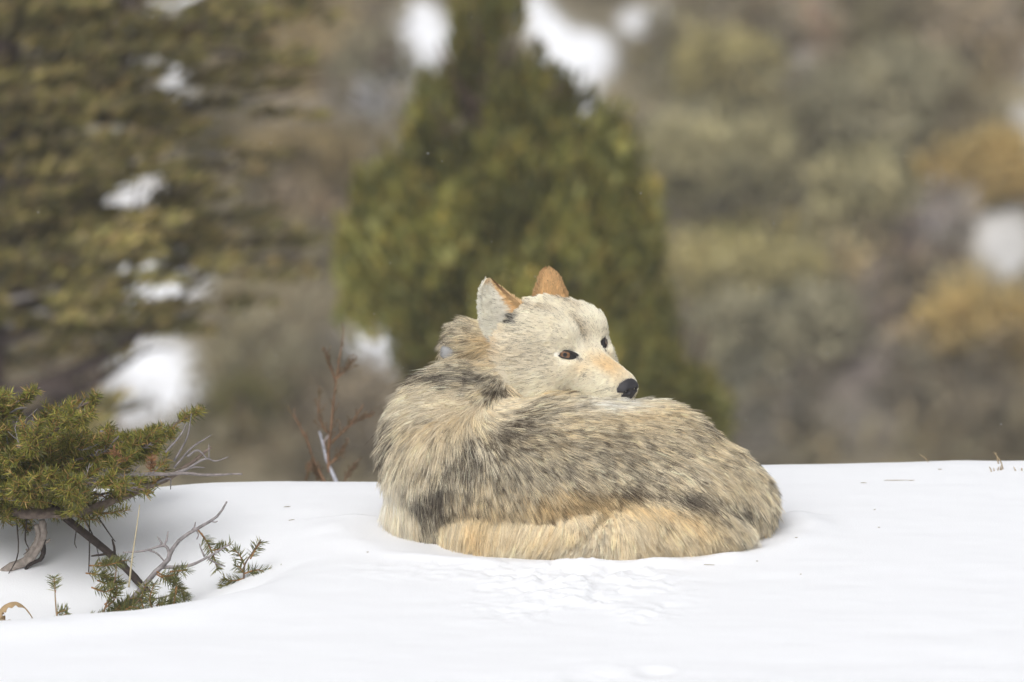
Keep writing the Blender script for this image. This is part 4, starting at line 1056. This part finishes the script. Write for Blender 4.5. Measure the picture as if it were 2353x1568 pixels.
# ---- grey forked branch rising from the hollow
def branch_thing(name, label, cat, stems, sprays, yb, colr, ncols, seed, group=None):
    r = np.random.default_rng(seed)
    b = P(*stems[0][0][0], yb); e = empty(name, tuple(b)); tag(e, label, cat, group)
    m = MB()
    for ctrl, r0, r1 in stems: m.tube(curve([P(x, y, yb) for x, y in ctrl], 16), np.linspace(r0, r1, 16) * K, 7, colr * r.uniform(.9, 1.1), .25)
    m.build('stem', M_BARK, e)
    if sprays:
        m = MB(); t = MB()
        for ctrl, dy in sprays:
            q = curve([P(x, y, yb + dy * (i / (len(ctrl) - 1))) for i, (x, y) in enumerate(ctrl)], 10)
            t.tube(q, np.linspace(1.9, 1.0, 10) * K, 4, S(150, 112, 72), 0, False); needles(m, q, r, 24 * K, 2.0 * K, .62 * K, ncols, .1, .1)
        tag(t.build('twigs', M_BARK, e), kind='stuff'); tag(m.build('needles', M_NEEDLE, e, False), kind='stuff')
    return e
branch_thing('forked_branch', 'grey forked dead branch rising out of the snow hollow', 'branch',
    [([(225, 1452), (300, 1382), (350, 1322), (384, 1290), (393, 1268), (418, 1236), (468, 1207), (500, 1186), (521, 1153)], 8, 2.2), ([(368, 1304), (430, 1301), (478, 1280), (525, 1252)], 4.5, 2), ([(390, 1275), (377, 1254), (332, 1266), (282, 1270)], 4, 1.8), ([(376, 1256), (383, 1240), (386, 1222)], 3, 1.6), ([(372, 1250), (366, 1240), (362, 1234)], 2.6, 1.4), ([(340, 1264), (360, 1272), (378, 1290)], 2.6, 1.6), ([(436, 1225), (446, 1212), (449, 1200)], 2.6, 1.4), ([(448, 1215), (456, 1228), (452, 1240)], 2.2, 1.2), ([(470, 1280), (462, 1262), (458, 1250)], 2.4, 1.2), ([(478, 1284), (500, 1296), (518, 1302)], 2.4, 1.2), ([(300, 1390), (350, 1378), (385, 1370), (398, 1362)], 2.6, 1.4), ([(484, 1198), (494, 1200), (500, 1198)], 2, 1.2)], [], -.30, GREYC, NC2, 71)
SPR = [([(205, 1300), (240, 1300), (275, 1292)], .0), ([(215, 1320), (250, 1325), (280, 1345)], .02), ([(210, 1350), (240, 1360), (262, 1352)], -.02), ([(240, 1390), (262, 1370), (268, 1345)], 0), ([(200, 1420), (240, 1415), (275, 1400)], .02), ([(250, 1420), (290, 1380), (330, 1375)], .03), ([(280, 1410), (300, 1395), (325, 1400)], .0), ([(330, 1400), (325, 1375), (335, 1342)], 0), ([(360, 1320), (385, 1335), (405, 1345), (428, 1380)], .04), ([(370, 1325), (398, 1322), (410, 1320)], .0), ([(405, 1350), (400, 1385), (392, 1400)], -.02), ([(355, 1405), (375, 1398), (392, 1392)], 0), ([(190, 1440), (225, 1432), (260, 1428)], 0), ([(300, 1430), (330, 1412), (350, 1408)], 0)]
_r = np.random.default_rng(4)
SPR = SPR + [([(x + ox, y + oy) for x, y in c_], d_ + _r.uniform(-.05, .05)) for c_, d_ in SPR for ox, oy in [(_r.uniform(-22, 22), _r.uniform(-22, 10))]]
branch_thing('fir_spray', 'green needled fir sprays low in the hollow around the forked branch', 'fir', [([(215, 1445), (240, 1400), (262, 1340), (268, 1300)], 2.4, 1.2), ([(262, 1430), (300, 1400), (345, 1350)], 2.4, 1.2)], SPR, -.33, S(120, 100, 80), NC2, 72)
branch_thing('hanging_fir_sprig', 'slender fir sprig hanging from the tip of the forked branch', 'fir', [([(455, 1218), (475, 1245), (490, 1275), (500, 1312)], 2, 1.2)], [([(462, 1225), (478, 1250), (490, 1280), (500, 1310)], 0), ([(485, 1265), (505, 1262), (530, 1252)], 0)], -.27, S(130, 100, 74), NC2, 73)
branch_thing('fir_sprig', 'separate fir sprig poking out of the snow right of the forked branch', 'fir', [([(553, 1376), (560, 1335), (562, 1300), (580, 1270), (600, 1240)], 2.6, 1.2)],
    [([(575, 1285), (588, 1262), (600, 1245)], 0), ([(562, 1300), (550, 1275), (535, 1262)], 0), ([(560, 1330), (535, 1335), (512, 1330)], 0), ([(535, 1335), (520, 1345), (515, 1352)], 0), ([(562, 1318), (590, 1310), (610, 1315)], 0), ([(605, 1318), (628, 1322), (645, 1318)], 0), ([(556, 1350), (570, 1340), (590, 1330)], 0), ([(555, 1360), (548, 1372), (540, 1378)], 0), ([(562, 1320), (552, 1305), (540, 1300)], 0)], -.24, S(110, 92, 78), NC2, 74)
branch_thing('fir_seedling', 'thin fir seedling standing upright in the hollow at far left', 'fir', [([(134, 1470), (133, 1440), (128, 1390), (125, 1330)], 2.4, 1.4)], [([(126, 1345), (125, 1338), (124, 1328)], 0), ([(127, 1362), (126, 1350), (125, 1340)], 0), ([(132, 1425), (145, 1415), (156, 1408)], 0), ([(133, 1445), (122, 1435), (118, 1432)], 0), ([(130, 1410), (142, 1405), (152, 1402)], 0)], -.40, S(150, 130, 104), NC2 * 1.15, 75)
# ---- dry curled leaf
m = MB()
cl = curve([P(92, 1460, -.44), P(78, 1425, -.44), P(60, 1398, -.44), (P(36, 1383, -.44)), P(8, 1392, -.45), P(-6, 1415, -.45), P(8, 1434, -.44), P(40, 1442, -.43), P(74, 1448, -.42)], 60)
wd_ = np.interp(np.linspace(0, 1, 60), [0, .25, .34, .5, .65, .8, 1], [2, 3, 14, 22, 24, 18, 8]) * K * (1 + .25 * np.sin(np.arange(60) * 1.1))
T = nrm(np.gradient(cl, axis=0)); bn = nrm(np.cross(T, A(0, 1, 0))); 
rows = []
for s in (-1, -.5, 0, .5, 1): rows.append(cl + A(0, 1, 0) * (s * wd_ * .9)[:, None] + bn * (np.abs(s) * wd_ * .45)[:, None])
V = np.stack(rows, 1)
v2 = np.concatenate([V.reshape(-1, 3), (V + bn[:, None] * .0012).reshape(-1, 3)])
g = grid_faces(60, 5)
m.add(v2, np.vstack([g, g[:, ::-1] + 300]), S(178, 152, 116))
o = m.build('dry_leaf', M_DRY); tag(o, 'curled brown dry leaf in the bottom left corner of the hollow', 'leaf')
# ---- single grass stem
m = MB(); m.tube(curve([P(296, 1350, -.34), P(304, 1280, -.34), P(313, 1220, -.34), P(321, 1160, -.33)], 14), np.linspace(2.4, 1.0, 14) * K, 5, S(190, 178, 148)); o = m.build('dry_grass', M_DRY); tag(o, 'single pale grass stem crossing in front of the forked branch', 'grass')
# ---- dead juniper sapling beyond the crest
rng = np.random.default_rng(99); SY = 1.7
e = empty('juniper_sapling', tuple(P(778, 1125, SY))); tag(e, 'thin rusty juniper sapling with a grey dead stem left of the wolf', 'sapling')
m = MB(); m.tube(curve([P(782, 1135, SY), P(770, 1100, SY), P(752, 1062, SY), P(742, 1020, SY), P(734, 992, SY)], 14), np.linspace(5.5, 2.5, 14) * K, 7, S(168, 168, 176), .3); m.tube(curve([P(742, 1020, SY), P(750, 1008, SY), P(757, 1000, SY)], 6), np.linspace(3, 2, 6) * K, 5, S(160, 150, 150)); o = m.build('stem', M_BARK, e); tag(o, 'bare grey dead stem')
m = MB(); sp = MB(); RUST = np.array([S(122, 98, 74), S(112, 92, 70), S(108, 98, 70), S(128, 100, 76)])
for ctrl, r0 in (([(756, 1085), (754, 1040), (760, 990), (766, 930), (772, 880), (790, 760)], 4.5), ([(758, 1020), (780, 1000), (805, 975), (835, 930)], 3), ([(760, 1065), (775, 1050), (795, 1025)], 3), ([(758, 1000), (745, 985), (732, 950), (735, 900)], 2.6), ([(772, 880), (762, 850), (748, 815)], 2.4), ([(774, 870), (792, 850), (808, 830)], 2.2), ([(748, 1110), (722, 1060), (705, 1010), (672, 952)], 3), ([(745, 1115), (730, 1090), (716, 1075)], 2.4), ([(800, 980), (825, 965), (850, 955)], 2), ([(735, 1120), (728, 1100), (720, 1060)], 2), ([(790, 1110), (800, 1090), (815, 1070)], 2), ([(700, 1120), (706, 1090), (712, 1060)], 2)):
    q = curve([P(x, y, SY + rng.normal(0, .01)) for x, y in ctrl], 18); m.tube(q, np.linspace(r0, 1.2, 18) * K, 5, S(128, 98, 74))
    for j in range(3, 18):
        if rng.random() < .1: continue
        d = nrm(nrm(q[min(j + 1, 17)] - q[j - 1]) + rng.normal(0, .45, 3)); l = rng.uniform(12, 42) * K * (1.1 - j / 30)
        p2 = np.stack([q[j], q[j] + d * l * .5, q[j] + d * l + A(0, 0, .006)]); sp.tube(p2, [1.1 * K, .9 * K, .6 * K], 3, RUST[rng.integers(0, 4)], 0, False); needles(sp, p2, rng, 6 * K, 1.6 * K, .9 * K, RUST)
m.build('twigs', M_BARK, e); tag(sp.build('sprays', M_NEEDLE, e, False), kind='stuff')
# ---- dry grass at the crest on the right
def ontop(vx, vy):
    """snow surface point seen at a design coordinate"""
    ys = np.linspace(-1.6, .9, 500); p = P(np.full(500, vx), np.full(500, vy), ys); d = p[:, 2] - ground(p[:, 0], p[:, 1])
    i = np.argmax(d < 0) if (d < 0).any() else np.argmin(np.abs(d)); return p[max(i - 1, 0)]
def tuft(name, label, stems, cat='grass'):
    m = MB(); 
    for (x0, y0), pts_ in stems:
        b = ontop(x0, y0); q = [b - A(0, 0, .006)] + [P(x, y, b[1] + .0) for x, y in pts_]
        m.tube(curve(q, 8), np.linspace(1.7, .9, 8) * K, 4, S(170, 150, 118))
    o = m.build(name, M_DRY); tag(o, label, cat)
tuft('dry_grass', 'dry grass tuft with one tall stalk on the crest at right', [((2306, 1078), [(2300, 1062), (2292, 1050), (2284, 1040)]), ((2296, 1066), [(2291, 1052), (2289, 1041)]), ((2280, 1084), [(2276, 1078), (2273, 1073)]), ((2286, 1082), [(2283, 1076)]), ((2292, 1081), [(2294, 1074)]), ((2298, 1080), [(2300, 1070)]), ((2303, 1080), [(2300, 1074)]), ((2290, 1080), [(2296, 1073)])])
tuft('dry_grass', 'short bent grass stubs on the crest at the right frame edge', [((2336, 1082), [(2332, 1078), (2329, 1073)]), ((2350, 1082), [(2347, 1076)]), ((2345, 1081), [(2349, 1076)])])
tuft('dry_grass', 'lone slanting grass blade sticking up over the crest at right', [((2136, 1062), [(2126, 1053), (2114, 1046)])])
rng = np.random.default_rng(123)
LIT = [(660, 1165, 16, 0), (670, 1196, 14, 5), (2095, 1105, 14, 20), (2160, 1079, 10, 5), (1790, 1172, 5, 0), (2010, 1172, 10, 60), (1830, 1235, 7, 0), (1630, 1299, 24, -3), (1740, 1290, 5, 0), (1840, 1320, 5, 0), (1985, 1110, 14, 0), (2060, 1104, 60, 3), (2020, 1212, 6, 0), (845, 1270, 6, 0), (985, 2, 0, 0)]
for i, (x, y, l, a) in enumerate(LIT[:-1]):
    b = ontop(x, y); d = A(math.cos(R_(a)), math.sin(R_(a)), 0.07 * math.sin(R_(a))) * l * K * .5
    q = np.stack([b - d, b + A(0, 0, .002), b + d]); q[:, 2] = ground(q[:, 0], q[:, 1]) + .0012
    m = MB(); m.tube(q, [.6 * K, .8 * K, .4 * K], 4, S(158, 142, 118)); o = m.build('plant_litter', M_DRY)
    tag(o, 'tiny fallen bit of grass or needle lying on the open snow', 'litter', 'plant litter scattered on the snow')
# ---- a few snowflakes drifting in the air
m = MB()
for i in range(45):
    y = rng.uniform(-.6, 1.6); c = P(rng.uniform(0, 2353), rng.uniform(0, 1050), y); s = rng.uniform(.5, 1.0) * 1e-3
    a = nrm(rng.normal(size=(3, 3)))
    V = np.vstack([c + s * A(1, 0, 0), c - s * A(1, 0, 0), c + s * A(0, 1, 0), c - s * A(0, 1, 0), c + s * A(.4, 0, 1.4), c - s * A(.4, 0, 1.4)])
    m.add(V, np.array([[0, 2, 4, 4], [2, 1, 4, 4], [1, 3, 4, 4], [3, 0, 4, 4], [2, 0, 5, 5], [1, 2, 5, 5], [3, 1, 5, 5], [0, 3, 5, 5]]), S(240, 242, 246))
o = m.build('falling_snowflakes', M_SNOW, None, False); tag(o, 'sparse tiny snowflakes drifting through the air', None, None, 'stuff')

# ------------------------------------------------------------------ the cold hazy air of the draw
hv = np.array([(x, y, z) for x in (-110, 110) for y in (-58, 135) for z in (-17, 36)], float)
hf = np.array([[0, 1, 3, 2], [4, 6, 7, 5], [0, 4, 5, 1], [2, 3, 7, 6], [0, 2, 6, 4], [1, 5, 7, 3]])
HZ = bpy.data.materials.new('haze'); HZ.use_nodes = True; _t = HZ.node_tree; _t.nodes.clear()
_v = _t.nodes.new('ShaderNodeVolumePrincipled'); _v.inputs['Color'].default_value = (0.9, 0.92, 0.95, 1); _v.inputs['Density'].default_value = 0.0024; _v.inputs['Anisotropy'].default_value = 0.2
_o = _t.nodes.new('ShaderNodeOutputMaterial'); _t.links.new(_v.outputs[0], _o.inputs['Volume'])
o = mesh('haze', hv, hf, HZ, None, False); tag(o, kind='stuff')
